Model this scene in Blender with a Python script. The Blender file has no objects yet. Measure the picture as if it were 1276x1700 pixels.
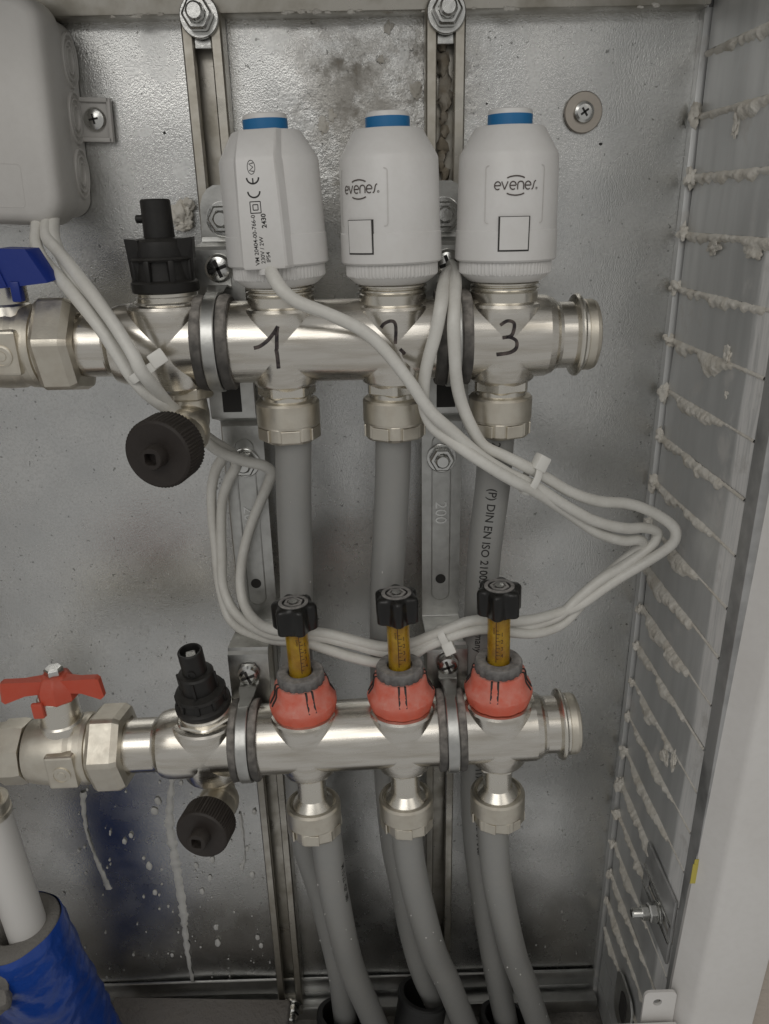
import bpy, bmesh, math, random
from mathutils import Vector, Matrix, noise
from mathutils.bvhtree import BVHTree
random.seed(7)
S = 0.001                                   # everything below is written in millimetres
scene = bpy.context.scene
COL = scene.collection
rad = math.radians

# ------------------------------------------------------------------ camera
FPX, PX, PY = 1277.0, 638.0, 850.0
CAM = Vector((0, -350, 620))
def cam_axes(p, r, yaw):
    p, r, yaw = rad(p), rad(r), rad(yaw)
    f = Vector((math.sin(yaw)*math.cos(p), math.cos(yaw)*math.cos(p), -math.sin(p)))
    r0 = Vector((math.cos(yaw), -math.sin(yaw), 0)); u0 = r0.cross(f)
    return math.cos(r)*r0 - math.sin(r)*u0, math.sin(r)*r0 + math.cos(r)*u0, f
AR, AU, AF = cam_axes(21.5, 1.2, 0.6)
cd = bpy.data.cameras.new('camera'); cam = bpy.data.objects.new('camera', cd); COL.objects.link(cam)
cd.sensor_fit = 'VERTICAL'; cd.sensor_height = 36.0; cd.lens = 36.0*FPX/1700.0
cd.clip_start = 0.01; cd.clip_end = 50
m = Matrix((AR, AU, -AF)).transposed().to_4x4(); m.translation = CAM*S
cam.matrix_world = m
scene.camera = cam
def at(px, py, Y):                          # a point measured in the photograph, at its depth Y
    v = AF + AR*((px-PX)/FPX) - AU*((py-PY)/FPX)
    return CAM + v*((Y-CAM.y)/v.y)

# ------------------------------------------------------------------ light
w = bpy.data.worlds.new('World'); scene.world = w; w.use_nodes = True
bg = w.node_tree.nodes['Background']; bg.inputs[0].default_value = (1.0, 0.988, 0.962, 1); bg.inputs[1].default_value = 0.49
def area(name, loc, target, size, energy, col):
    l = bpy.data.lights.new(name, 'AREA'); l.shape = 'RECTANGLE'; l.size, l.size_y = size; l.energy = energy; l.color = col
    o = bpy.data.objects.new(name, l); COL.objects.link(o); o.location = Vector(loc)*S
    o.rotation_euler = (Vector(target)-Vector(loc)).to_track_quat('-Z', 'Y').to_euler()
    return o
area('window_light', (-450, -1400, 1500), (0, 40, 480), (1.2, 0.9), 9, (1.0, 0.975, 0.935))
area('room_light', (900, -1300, 1500), (20, 40, 450), (0.8, 0.8), 3.2, (1.0, 0.95, 0.88))
scene.view_settings.view_transform = 'Standard'; scene.view_settings.look = 'None'
scene.view_settings.exposure = -0.5; scene.view_settings.gamma = 1

# ------------------------------------------------------------------ materials
def mat(name, base, rough=0.5, metal=0.0, bumps=(), var=None, rvar=None, dust=None, spec=0.5, trans=0.0, stretch=None, extra=None, coat=0):
    """bumps: (scale, strength mm) list; var: (colour, scale, amount); rvar: (scale, amount); dust: (colour, amount)"""
    M = bpy.data.materials.new(name); M.use_nodes = True
    nt = M.node_tree; N = nt.nodes; L = nt.links; P = N['Principled BSDF']
    P.inputs['Base Color'].default_value = (*base, 1); P.inputs['Roughness'].default_value = rough
    P.inputs['Metallic'].default_value = metal; P.inputs['Specular IOR Level'].default_value = spec
    P.inputs['Transmission Weight'].default_value = trans; P.inputs['Coat Weight'].default_value = coat
    tc = N.new('ShaderNodeTexCoord'); co = tc.outputs['Object']
    if stretch:
        mp = N.new('ShaderNodeMapping'); mp.inputs['Scale'].default_value = stretch; L.new(co, mp.inputs[0]); co2 = mp.outputs[0]
    else: co2 = co
    def nz(scale, c, detail=3, r=0.55):
        n = N.new('ShaderNodeTexNoise'); n.inputs['Scale'].default_value = scale; n.inputs['Detail'].default_value = detail
        n.inputs['Roughness'].default_value = r; L.new(c, n.inputs['Vector']); return n.outputs[0]
    def ramp(src, a, b, lo=0.0, hi=1.0):
        r = N.new('ShaderNodeMapRange'); r.inputs[1].default_value = a; r.inputs[2].default_value = b
        r.inputs[3].default_value = lo; r.inputs[4].default_value = hi; L.new(src, r.inputs[0]); return r.outputs[0]
    def mix(f, a, b):
        x = N.new('ShaderNodeMix'); x.data_type = 'RGBA'
        if isinstance(f, float): x.inputs[0].default_value = f
        else: L.new(f, x.inputs[0])
        for i, v in ((6, a), (7, b)):
            if isinstance(v, tuple): x.inputs[i].default_value = (*v, 1)
            else: L.new(v, x.inputs[i])
        return x.outputs[2]
    c = base
    if var:
        for vv in (var if isinstance(var, list) else [var]):
            c = mix(ramp(nz(vv[1], co2, 4), 0.42, 0.68, 0, vv[2]), c, vv[0])
    if dust:
        g = N.new('ShaderNodeNewGeometry'); sx = N.new('ShaderNodeSeparateXYZ'); L.new(g.outputs['Normal'], sx.inputs[0])
        up = ramp(sx.outputs['Z'], -0.25, 0.9, 0.15, 1.0)
        k = N.new('ShaderNodeMath'); k.operation = 'MULTIPLY'; L.new(up, k.inputs[0]); L.new(ramp(nz(220, co, 5), 0.3, 0.66, 0.25*dust[1], dust[1]), k.inputs[1])
        c = mix(k.outputs[0], c, dust[0])
        L.new(ramp(k.outputs[0], 0, 1, rough, 0.85), P.inputs['Roughness'])
    if rvar: L.new(ramp(nz(rvar[0], co2, 4), 0.3, 0.7, rough-rvar[1], rough+rvar[1]), P.inputs['Roughness'])
    prev = None
    for sc_, st in bumps:
        b = N.new('ShaderNodeBump'); b.inputs['Strength'].default_value = 1.0; b.inputs['Distance'].default_value = st*S
        L.new(nz(sc_, co2, 3), b.inputs['Height'])
        if prev: L.new(prev, b.inputs['Normal'])
        prev = b.outputs[0]
    if extra:
        c, prev = extra(N, L, P, co, c, prev, nz, ramp, mix)
    if prev: L.new(prev, P.inputs['Normal'])
    if not isinstance(c, tuple): L.new(c, P.inputs['Base Color'])
    return M

def band(N, L, co, axis, a, b, ramp):       # soft mask over a stretch of one axis (metres)
    s = N.new('ShaderNodeSeparateXYZ'); L.new(co, s.inputs[0])
    return ramp(s.outputs[axis], a*S, b*S)
def mul(N, L, a, b):
    k = N.new('ShaderNodeMath'); k.operation = 'MULTIPLY'; L.new(a, k.inputs[0])
    if isinstance(b, float): k.inputs[1].default_value = b
    else: L.new(b, k.inputs[1])
    return k.outputs[0]

def back_extra(N, L, P, co, c, prev, nz, ramp, mix):
    # old plaster smeared over the sheet high up between the rails
    m1 = mul(N, L, mul(N, L, band(N, L, co, 0, -46, -12, ramp), band(N, L, co, 0, 62, 30, ramp)), mul(N, L, band(N, L, co, 2, 600, 635, ramp), band(N, L, co, 2, 705, 690, ramp)))
    big = ramp(nz(34, co, 5, 0.65), 0.44, 0.58)
    sm = mul(N, L, m1, big)
    c2 = mix(mul(N, L, sm, 0.7), c, (0.40, 0.37, 0.32))
    br = mul(N, L, mul(N, L, m1, ramp(nz(75, co, 5, 0.7), 0.55, 0.68)), 0.8)
    c3 = mix(br, c2, (0.21, 0.18, 0.135))
    # chalky film, scattered fine specks
    film = mul(N, L, ramp(nz(9, co, 6, 0.62), 0.45, 0.7), 0.22)
    c4 = mix(film, c3, (0.50, 0.49, 0.46))
    spk = ramp(nz(420, co, 2, 0.5), 0.70, 0.73, 0, 0.65)
    c5 = mix(spk, c4, (0.12, 0.12, 0.11))
    sub = N.new('ShaderNodeMath'); sub.operation = 'SUBTRACT'; sub.inputs[0].default_value = 1.0; sub.use_clamp = True
    add = N.new('ShaderNodeMath'); add.operation = 'ADD'; L.new(mul(N, L, sm, 0.8), add.inputs[0]); L.new(br, add.inputs[1])
    add2 = N.new('ShaderNodeMath'); add2.operation = 'ADD'; L.new(add.outputs[0], add2.inputs[0]); L.new(film, add2.inputs[1])
    L.new(add2.outputs[0], sub.inputs[1]); L.new(sub.outputs[0], P.inputs['Metallic'])
    b = N.new('ShaderNodeBump'); b.inputs['Strength'].default_value = 1.0; b.inputs['Distance'].default_value = 1.0*S
    L.new(mul(N, L, m1, nz(140, co, 6, 0.7)), b.inputs['Height']); L.new(prev, b.inputs['Normal'])
    return c5, b.outputs[0]
def side_extra(N, L, P, co, c, prev, nz, ramp, mix):
    # plaster wiped along the front edge of the side wall in vertical strokes
    mp = N.new('ShaderNodeMapping'); mp.inputs['Scale'].default_value = (1, 1, 0.06); L.new(co, mp.inputs[0])
    edge = band(N, L, co, 1, -20, -24, ramp)
    st = ramp(nz(520, mp.outputs[0], 5, 0.75), 0.38, 0.58, 0.3, 1.0)
    sub = N.new('ShaderNodeMath'); sub.operation = 'SUBTRACT'; sub.use_clamp = True
    k = mul(N, L, edge, st)
    c2 = mix(k, c, (0.80, 0.79, 0.775))
    pt = mul(N, L, ramp(nz(38, co, 6, 0.7), 0.56, 0.66), 0.55)
    c3 = mix(pt, c2, (0.50, 0.48, 0.45))
    add = N.new('ShaderNodeMath'); add.operation = 'ADD'; add.use_clamp = True; L.new(k, add.inputs[0]); L.new(pt, add.inputs[1])
    sub.inputs[0].default_value = 0.55; L.new(add.outputs[0], sub.inputs[1]); L.new(sub.outputs[0], P.inputs['Metallic'])
    return c3, prev

PL = (0.70, 0.675, 0.62)
MAT = dict(
 back=mat('galvanised_back', (0.68, 0.68, 0.665), 0.25, 1.0, [(1450, 0.13), (560, 0.07), (40, 0.08)], var=[((0.56, 0.57, 0.565), 30, 0.6), ((0.52, 0.52, 0.51), 800, 0.6)], rvar=(45, 0.07), extra=back_extra),
 galv=mat('galvanised_sheet', (0.58, 0.58, 0.565), 0.36, 1.0, [(500, 0.06)], var=((0.45, 0.45, 0.44), 90, 0.7), rvar=(80, 0.08)),
 side=mat('galvanised_side', (0.68, 0.685, 0.68), 0.45, 0.55, [(300, 0.05), (40, 0.15)], var=[((0.56, 0.565, 0.56), 90, 0.8), ((0.47, 0.48, 0.48), 22, 0.6)], stretch=(1, 1, .16), extra=side_extra),
 rail=mat('rail_steel', (0.56, 0.535, 0.48), 0.34, 1.0, [(300, 0.05)], var=((0.34, 0.31, 0.25), 70, 0.7), rvar=(70, 0.1)),
 bracket=mat('zinc_bracket', (0.57, 0.57, 0.55), 0.38, 1.0, [(700, 0.05)], var=((0.44, 0.44, 0.42), 180, 0.6), rvar=(120, 0.08)),
 steel=mat('brushed_steel', (0.72, 0.69, 0.635), 0.25, 1.0, [(90, 0.03)], var=((0.52, 0.48, 0.41), 26, 0.7), rvar=(30, 0.09), stretch=(1, 9, 9)),
 nickel=mat('nickel_brass', (0.68, 0.64, 0.555), 0.42, 1.0, [(1300, 0.05)], var=((0.58, 0.53, 0.45), 160, 0.6), rvar=(200, 0.07)),
 bright=mat('turned_nickel', (0.72, 0.69, 0.625), 0.28, 1.0, [(400, 0.02)], rvar=(120, 0.06)),
 zinc=mat('zinc_screw', (0.66, 0.66, 0.64), 0.22, 1.0, [(600, 0.05)], rvar=(300, 0.08)),
 washer=mat('dull_washer', (0.46, 0.42, 0.37), 0.4, 1.0, [(500, 0.05)]),
 rubber=mat('clamp_rubber', (0.035, 0.033, 0.031), 0.75, 0, [(700, 0.12)], dust=((0.42, 0.39, 0.355), 0.9)),
 white=mat('white_plastic', (0.68, 0.67, 0.655), 0.38, 0, [(1500, 0.012)], var=[((0.62, 0.605, 0.58), 45, 0.6), ((0.52, 0.50, 0.47), 420, 0.10)]),
 box=mat('box_plastic', (0.57, 0.555, 0.53), 0.44, 0, [(1500, 0.02)], var=[((0.51, 0.495, 0.47), 30, 0.6), ((0.45, 0.43, 0.40), 420, 0.12)]),
 cable=mat('cable_sheath', (0.66, 0.65, 0.61), 0.4, 0, [(90, 0.25)], var=[((0.58, 0.565, 0.52), 70, 0.7), ((0.45, 0.43, 0.39), 500, 0.15)]),
 tie=mat('nylon_tie', (0.72, 0.71, 0.67), 0.35, 0, [(500, 0.04)]),
 pipe=mat('grey_pipe', (0.262, 0.262, 0.252), 0.38, 0, [(700, 0.02)], var=[((0.27, 0.265, 0.25), 30, 0.7), ((0.30, 0.29, 0.27), 260, 0.25)]),
 black=mat('black_plastic', (0.010, 0.0095, 0.009), 0.42, 0, [(900, 0.04)], dust=((0.30, 0.28, 0.25), 0.07), spec=.35),
 brownblack=mat('knurled_plastic', (0.022, 0.017, 0.0145), 0.5, 0, [(900, 0.05)], dust=((0.30, 0.28, 0.25), 0.07), spec=.35),
 knob=mat('knob_plastic', (0.007, 0.0068, 0.0065), 0.3, 0, [(800, 0.03)], dust=((0.3, 0.28, 0.25), 0.025), spec=.4),
 collar=mat('dusty_collar', (0.045, 0.044, 0.044), 0.6, 0, [(700, 0.1)], dust=((0.42, 0.40, 0.38), 0.8)),
 redcap=mat('red_cap_plastic', (0.64, 0.095, 0.045), 0.42, 0, [(500, 0.04)], dust=((0.70, 0.44, 0.38), 0.66)),
 redlever=mat('red_lever_paint', (0.52, 0.065, 0.028), 0.42, 0, [(250, 0.1)], dust=((0.5, 0.32, 0.27), 0.22)),
 bluelever=mat('blue_lever_paint', (0.003, 0.022, 0.20), 0.4, 0, [(250, 0.1)]),
 bluering=mat('blue_ring', (0.010, 0.15, 0.36), 0.4),
 ink=mat('black_ink', (0.014, 0.013, 0.012), 0.55),
 marker=mat('marker_ink', (0.016, 0.011, 0.013), 0.35, var=((0.11, 0.085, 0.075), 330, 0.9)),
 logo=mat('logo_print', (0.06, 0.042, 0.035), 0.5),
 gap=mat('dark_gap', (0.03, 0.028, 0.026), 0.7),
 plaster=mat('plaster', PL, 0.9, 0, [(260, 0.9), (800, 0.45)], var=((0.56, 0.52, 0.45), 110, 0.8)),
 drip=mat('plaster_drip', (0.56, 0.555, 0.53), 0.8, 0, [(300, 0.3)], var=((0.40, 0.40, 0.385), 150, 0.7)),
 frame=mat('white_frame_paint', (0.68, 0.665, 0.645), 0.4, 0, [(500, 0.02), (25, .3)], var=[((0.62, 0.60, 0.575), 16, 0.8), ((0.5, 0.48, 0.45), 300, 0.12)]),
 edge=mat('dull_edge_steel', (0.46, 0.46, 0.455), 0.5, 0.6, [(300, 0.08)], var=((0.2, 0.2, 0.2), 40, 0.8)),
 dark=mat('dark_steel', (0.10, 0.10, 0.10), 0.45, 0.8, [(300, 0.05)]),
 wall=mat('wall_render', (0.42, 0.37, 0.32), 0.9, 0, [(160, 1.2), (500, 0.5)]),
 floor=mat('rough_floor', (0.24, 0.225, 0.20), 0.9, 0, [(70, 4), (400, 1)], var=((0.09, 0.085, 0.08), 50, 0.8)),
 foam=mat('grey_foam', (0.20, 0.19, 0.175), 0.95, 0, [(500, 0.8)]),
 sleeve=mat('blue_foil', (0.006, 0.055, 0.32), 0.33, 0, [(60, 1.4), (190, 0.6)], coat=0.3),
 whitepipe=mat('white_pipe', (0.66, 0.645, 0.62), 0.4, 0, [(500, 0.02)]),
 rubble=mat('rubble', (0.22, 0.205, 0.19), 0.95, 0, [(200, 1.5), (600, 0.6)], var=((0.22, 0.20, 0.18), 80, 0.7)),
 conduit=mat('black_conduit', (0.018, 0.018, 0.018), 0.5),
 tape=mat('yellow_tape', (0.50, 0.42, 0.08), 0.6),
 amber=mat('amber_core', (1.0, 0.74, 0.07), 0.3, 0, var=[((0.50, 0.19, 0.015), 75, 0.85), ((0.90, 0.70, 0.12), 170, 0.4)]),
)
gl = bpy.data.materials.new('sight_glass'); gl.use_nodes = True
gp = gl.node_tree.nodes['Principled BSDF']; gp.inputs['Base Color'].default_value = (0.98, 0.92, 0.74, 1); gp.inputs['Roughness'].default_value = 0.08
gp.inputs['Transmission Weight'].default_value = 1.0; gp.inputs['IOR'].default_value = 1.3
MAT['glass'] = gl

# ------------------------------------------------------------------ mesh helpers (mm)
def T(x, y, z): return Matrix.Translation((x, y, z))
def RX(a): return Matrix.Rotation(rad(a), 4, 'X')
def RY(a): return Matrix.Rotation(rad(a), 4, 'Y')
def RZ(a): return Matrix.Rotation(rad(a), 4, 'Z')
ALONG_X = RY(90)                            # local z -> +X
TOWARD = RX(90)                             # local z -> -Y (out of the wall)
I4 = Matrix.Identity(4)
def aim(p, axis):                           # local z along axis, at p
    return T(*p) @ Vector(axis).to_track_quat('Z', 'Y').to_matrix().to_4x4()

class MB:
    def __init__(s): s.v = []; s.f = []
    def add(s, vs, fs, M=I4):
        o = len(s.v); s.v += [M @ Vector(v) for v in vs]; s.f += [[i+o for i in f] for f in fs]; return s
    def lathe(s, prof, M=I4, n=48, rf=None, cap=True):
        vs, fs = [], []
        for r, z in prof:
            for k in range(n):
                a = 2*math.pi*k/n; rr = rf(r, z, a) if rf else r
                vs.append((rr*math.cos(a), rr*math.sin(a), z))
        for i in range(len(prof)-1):
            for k in range(n):
                k2 = (k+1) % n
                fs.append([i*n+k, i*n+k2, (i+1)*n+k2, (i+1)*n+k])
        if cap:
            fs.append(list(range(n))[::-1]); fs.append([(len(prof)-1)*n+k for k in range(n)])
        return s.add(vs, fs, M)
    def loft(s, rings, M=I4, cap=True, closed=True):
        n = len(rings[0]); vs = [p for r in rings for p in r]; fs = []
        for i in range(len(rings)-1):
            for k in range(n if closed else n-1):
                k2 = (k+1) % n; fs.append([i*n+k, i*n+k2, (i+1)*n+k2, (i+1)*n+k])
        if cap: fs.append(list(range(n))[::-1]); fs.append([(len(rings)-1)*n+k for k in range(n)])
        return s.add(vs, fs, M)
    def prism(s, poly, z0, z1, M=I4, bev=0.0):
        cx = sum(p[0] for p in poly)/len(poly); cy = sum(p[1] for p in poly)/len(poly)
        R = max(math.hypot(p[0]-cx, p[1]-cy) for p in poly); k = 1-bev/R
        ins = [(cx+(x-cx)*k, cy+(y-cy)*k) for x, y in poly]
        if bev > 0: rings = [[(x, y, z0) for x, y in ins], [(x, y, z0+bev) for x, y in poly], [(x, y, z1-bev) for x, y in poly], [(x, y, z1) for x, y in ins]]
        else: rings = [[(x, y, z0) for x, y in poly], [(x, y, z1) for x, y in poly]]
        return s.loft(rings, M)
    def box(s, x0, x1, y0, y1, z0, z1, M=I4, bev=0.0, seg=2):
        bm = bmesh.new(); bmesh.ops.create_cube(bm, size=1.0)
        for v in bm.verts: v.co = Vector(((x0+x1)/2+v.co.x*(x1-x0), (y0+y1)/2+v.co.y*(y1-y0), (z0+z1)/2+v.co.z*(z1-z0)))
        if bev > 0: bmesh.ops.bevel(bm, geom=bm.edges[:], offset=bev, segments=seg, affect='EDGES', profile=0.5)
        bm.verts.index_update()
        s.add([v.co.copy() for v in bm.verts], [[v.index for v in f.verts] for f in bm.faces], M); bm.free(); return s
    def tube(s, pts, r, n=12, M=I4, sub=6, cap=True, wob=None):
        P = spline(pts, sub) if sub > 1 else [Vector(p) for p in pts]
        N = len(P); nx = None; rings = []
        for i, p in enumerate(P):
            t = (P[min(i+1, N-1)]-P[max(i-1, 0)]).normalized()
            if nx is None: nx = t.orthogonal().normalized()
            nx = (nx - t*nx.dot(t)).normalized(); b = t.cross(nx)
            rr = r(i/(N-1)) if callable(r) else r
            ring = []
            for k in range(n):
                a = 2*math.pi*k/n; q = rr
                if wob: q = rr*(1+wob(p, a))
                ring.append(p+(nx*math.cos(a)+b*math.sin(a))*q)
            rings.append(ring)
        return s.loft(rings, M, cap)
    def blob(s, c, r, amp=0.35, freq=0.12, sub=2, sq=(1, 1, 1), seed=0, M=I4):
        bm = bmesh.new(); bmesh.ops.create_icosphere(bm, subdivisions=sub, radius=1.0)
        for v in bm.verts:
            d = 1+amp*(noise.noise(v.co*1.3+Vector((seed*7.3, seed*1.7, seed)))*1.1+noise.noise(v.co*3.1+Vector((seed*2.3, seed*5.7, seed)))*.55)
            v.co = Vector((v.co.x*r*sq[0]*d, v.co.y*r*sq[1]*d, v.co.z*r*sq[2]*d))+Vector(c)
        bm.verts.index_update()
        s.add([v.co.copy() for v in bm.verts], [[v.index for v in f.verts] for f in bm.faces], M); bm.free(); return s
    def ribbon(s, pts, wd, fn, closed=False, sub=1):      # flat stroke of width wd; fn maps (u, v) to a point
        P = [Vector((p[0], p[1], 0)) for p in pts]
        if sub > 1: P = spline(P, sub)
        n = len(P); vs = []; fs = []
        for i, p in enumerate(P):
            t = (P[min(i+1, n-1)]-P[max(i-1, 0)]).normalized(); q = Vector((-t.y, t.x, 0))*wd/2
            for k in (-1, 0, 1): vs.append(fn(p.x+q.x*k, p.y+q.y*k))
        for i in range(n-1):
            for k in (0, 1): fs.append([i*3+k, i*3+k+1, (i+1)*3+k+1, (i+1)*3+k])
        return s.add(vs, fs)
    def text(s, body, size, fn, align='LEFT', bold=0.0):
        vs, fs = glyphs(body, size, align, bold)
        return s.add([fn(x, y) for x, y in vs], fs)
    def mesh(s, name, material, sharp=32, smooth=True, origin=None):
        if material in ('bright', 'nickel', 'zinc', 'steel'): sharp = min(sharp, 17)
        me = bpy.data.meshes.new(name); o = Vector(origin) if origin is not None else Vector((0, 0, 0))
        me.from_pydata([tuple((Vector(v)-o)*S) for v in s.v], [], s.f)
        bm = bmesh.new(); bm.from_mesh(me); bmesh.ops.recalc_face_normals(bm, faces=bm.faces); bm.to_mesh(me); bm.free()
        if smooth:
            me.polygons.foreach_set('use_smooth', [True]*len(me.polygons)); me.set_sharp_from_angle(angle=rad(sharp))
        me.materials.append(MAT[material]); me.update(); return me
    def obj(s, name, material, parent=None, sharp=32, smooth=True):
        if parent is None:
            xs = [v[0] for v in s.v]; ys = [v[1] for v in s.v]; zs = [v[2] for v in s.v]
            org = ((min(xs)+max(xs))/2, (min(ys)+max(ys))/2, min(zs))
            o = bpy.data.objects.new(name, s.mesh(name, material, sharp, smooth, org)); o.location = Vector(org)*S
        else:
            o = bpy.data.objects.new(name, s.mesh(name, material, sharp, smooth)); o.parent = parent
        COL.objects.link(o); return o
def spline(pts, sub):
    P = [Vector(p) for p in pts]; P = [P[0]*2-P[1]]+P+[P[-1]*2-P[-2]]; out = []
    for i in range(1, len(P)-2):
        p0, p1, p2, p3 = P[i-1:i+3]
        for k in range(sub):
            t = k/sub
            out.append(0.5*((2*p1)+(p2-p0)*t+(2*p0-5*p1+4*p2-p3)*t*t+(3*p1-p0-3*p2+p3)*t**3))
    out.append(P[-2]); return out
_g = {}
def glyphs(body, size, align, bold):
    key = (body, size, align, bold)
    if key not in _g:
        cu = bpy.data.curves.new('t', 'FONT'); cu.body = body; cu.size = size*1.0; cu.align_x = align; cu.offset = bold; cu.resolution_u = 3
        o = bpy.data.objects.new('t', cu); COL.objects.link(o); dg = bpy.context.evaluated_depsgraph_get(); dg.update()
        me = o.evaluated_get(dg).to_mesh()
        bm = bmesh.new(); bm.from_mesh(me); bmesh.ops.triangulate(bm, faces=bm.faces)
        for _ in range(4):
            le = [e for e in bm.edges if e.calc_length() > 0.8]
            if not le: break
            bmesh.ops.subdivide_edges(bm, edges=le, cuts=1); bmesh.ops.triangulate(bm, faces=bm.faces)
        bm.verts.index_update()
        _g[key] = ([(v.co.x, v.co.y) for v in bm.verts], [[v.index for v in f.verts] for f in bm.faces]); bm.free()
        bpy.data.objects.remove(o); bpy.data.curves.remove(cu)
    return _g[key]
def ngon(n, r, rot=0): return [(r*math.cos(2*math.pi*k/n+rad(rot)), r*math.sin(2*math.pi*k/n+rad(rot))) for k in range(n)]
def hexr(flat, rmax, n=6):                  # rounded-corner polygon radius
    def f(r, z, a):
        q = (a % (2*math.pi/n)) - math.pi/n
        return min(r, flat*r/rmax/math.cos(q))
    return f
def rrect(x0, x1, y0, y1, r, n=6):
    P = []
    for cx, cy, a0 in ((x1-r, y1-r, 0), (x0+r, y1-r, 90), (x0+r, y0+r, 180), (x1-r, y0+r, 270)):
        for k in range(n+1):
            a = rad(a0+90*k/n); P.append((cx+r*math.cos(a), cy+r*math.sin(a)))
    return P

# ------------------------------------------------------------------ objects, names
def thing(name, label, cat, loc=(0, 0, 0), rot=None, group=None):
    o = bpy.data.objects.new(name, None); COL.objects.link(o); o.empty_display_size = 0.01
    Mx = (rot.copy() if rot is not None else Matrix.Identity(4)); Mx.translation = Vector(loc)*S; o.matrix_world = Mx
    o['label'] = label; o['category'] = cat
    if group: o['group'] = group
    return o
def tag(o, label, cat, group=None):
    o['label'] = label; o['category'] = cat
    if group: o['group'] = group
    return o
def kids(o): return [c for c in bpy.data.objects if c.parent == o]
def dup(o, loc=None, rot=None, label=None, parent=None):
    c = o.copy(); COL.objects.link(c)
    if parent is not None: c.parent = parent
    if loc is not None:
        Mx = (rot.copy() if rot is not None else Matrix.Identity(4)); Mx.translation = Vector(loc)*S; c.matrix_world = Mx
    if label: c['label'] = label
    for k in kids(o): dup(k, parent=c)
    return c

# ================================================================== SETTING
fl = MB()
nx, ny = 60, 40
vs = []
for j in range(ny+1):
    for i in range(nx+1):
        x = -420+i*740/nx; y = -52+j*150/ny
        vs.append((x, y, 44+7*noise.noise(Vector((x*.03, y*.03, 0)))+3*noise.noise(Vector((x*.11, y*.11, 5)))))
fl.add(vs, [[j*(nx+1)+i, j*(nx+1)+i+1, (j+1)*(nx+1)+i+1, (j+1)*(nx+1)+i] for j in range(ny) for i in range(nx)])
fl.obj('floor', 'floor')['kind'] = 'structure'
wl = MB().box(203.2, 900, -56, 60, 30, 1200).box(-900, -330, -56, 60, 30, 1200).box(-330, 203.2, -50, 60, 762, 1200)
wl.obj('wall', 'wall', smooth=False)['kind'] = 'structure'

# ================================================================== CABINET
cab = thing('cabinet', 'galvanised sheet steel cabinet with plaster pressed through the slots of its right side', 'cabinet', (-60, 10, 48))
cab.matrix_world = Matrix.Identity(4)
bp = MB()
nx, nz_ = 90, 120; vs = []
for j in range(nz_+1):
    for i in range(nx+1):
        x = -330+i*(491)/nx; z = 46+j*(712-46)/nz_
        vs.append((x, 70+1.1*noise.noise(Vector((x*.011, 3, z*.009)))+0.5*noise.noise(Vector((x*.03, 9, z*.03))), z))
bp.add(vs, [[j*(nx+1)+i, j*(nx+1)+i+1, (j+1)*(nx+1)+i+1, (j+1)*(nx+1)+i] for j in range(nz_) for i in range(nx)])
back = bp.obj('back_panel', 'back', cab)
MB().box(-330, 158, 57.5, 71, 703.6, 742, bev=1.0).obj('top_rail', 'rail', cab)
MB().box(-330, 158.5, 55.5, 57.5, 44, 57, bev=0.5).box(-330, 158.5, 57.5, 72, 54.2, 56, bev=0.4).obj('bottom_lip', 'galv', cab)
MB().box(-330, 158.5, 66.5, 69, 60, 74, bev=0.8).obj('bottom_fold', 'galv', cab)
MB().box(-332, 170, -49, 74, 745, 748).obj('top_sheet', 'galv', cab)
MB().box(-336, -333, -49, 74, 40, 748).obj('left_side_sheet', 'galv', cab)
sw = MB().box(162.5, 165, -38, 73, 40, 746).obj('side_wall', 'gap', cab)
MB().box(157.8, 161.6, 64.2, 70, 44, 704, bev=0.15).obj('corner_fold', 'side', cab)
e_ = MB().box(160.2, 164.5, -50, -39.2, 150, 746, bev=0.5).obj('front_fold', 'edge', cab)
pitch = 26.8
for k in range(-19, 8):
    z0 = 551.8+pitch*k
    p = MB(); a = 0.35*random.uniform(-1, 1); b = 0.35*random.uniform(-1, 1)
    def bowed(y, z, t): return (161.0+a*t+b*(y-12)/50+0.5*noise.noise(Vector((y*.03, z*.05, k))), y, z)
    rings = []
    for t in (-1, 1):
        row = [bowed(62.9-q*100.9/10, z0+13.4+t*12.6, t) for q in range(11)]
        rings.append(row)
    vs = rings[0]+rings[1]; n = 11
    fs = [[i, i+1, n+i+1, n+i] for i in range(10)]
    o_ = len(vs); vs += [(v[0]+1.4, v[1], v[2]) for v in rings[0]+rings[1]]
    fs += [[o_+i, i, i+1, o_+i+1][::-1] for i in range(10)]+[[n+i, n+i+1, o_+n+i+1, o_+n+i] for i in range(10)]
    fs += [[0, n, o_+n, o_], [10, o_+10, o_+n+10, n+10]]
    p.add(vs, fs).obj('panel', 'side', sw, smooth=False)
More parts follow.
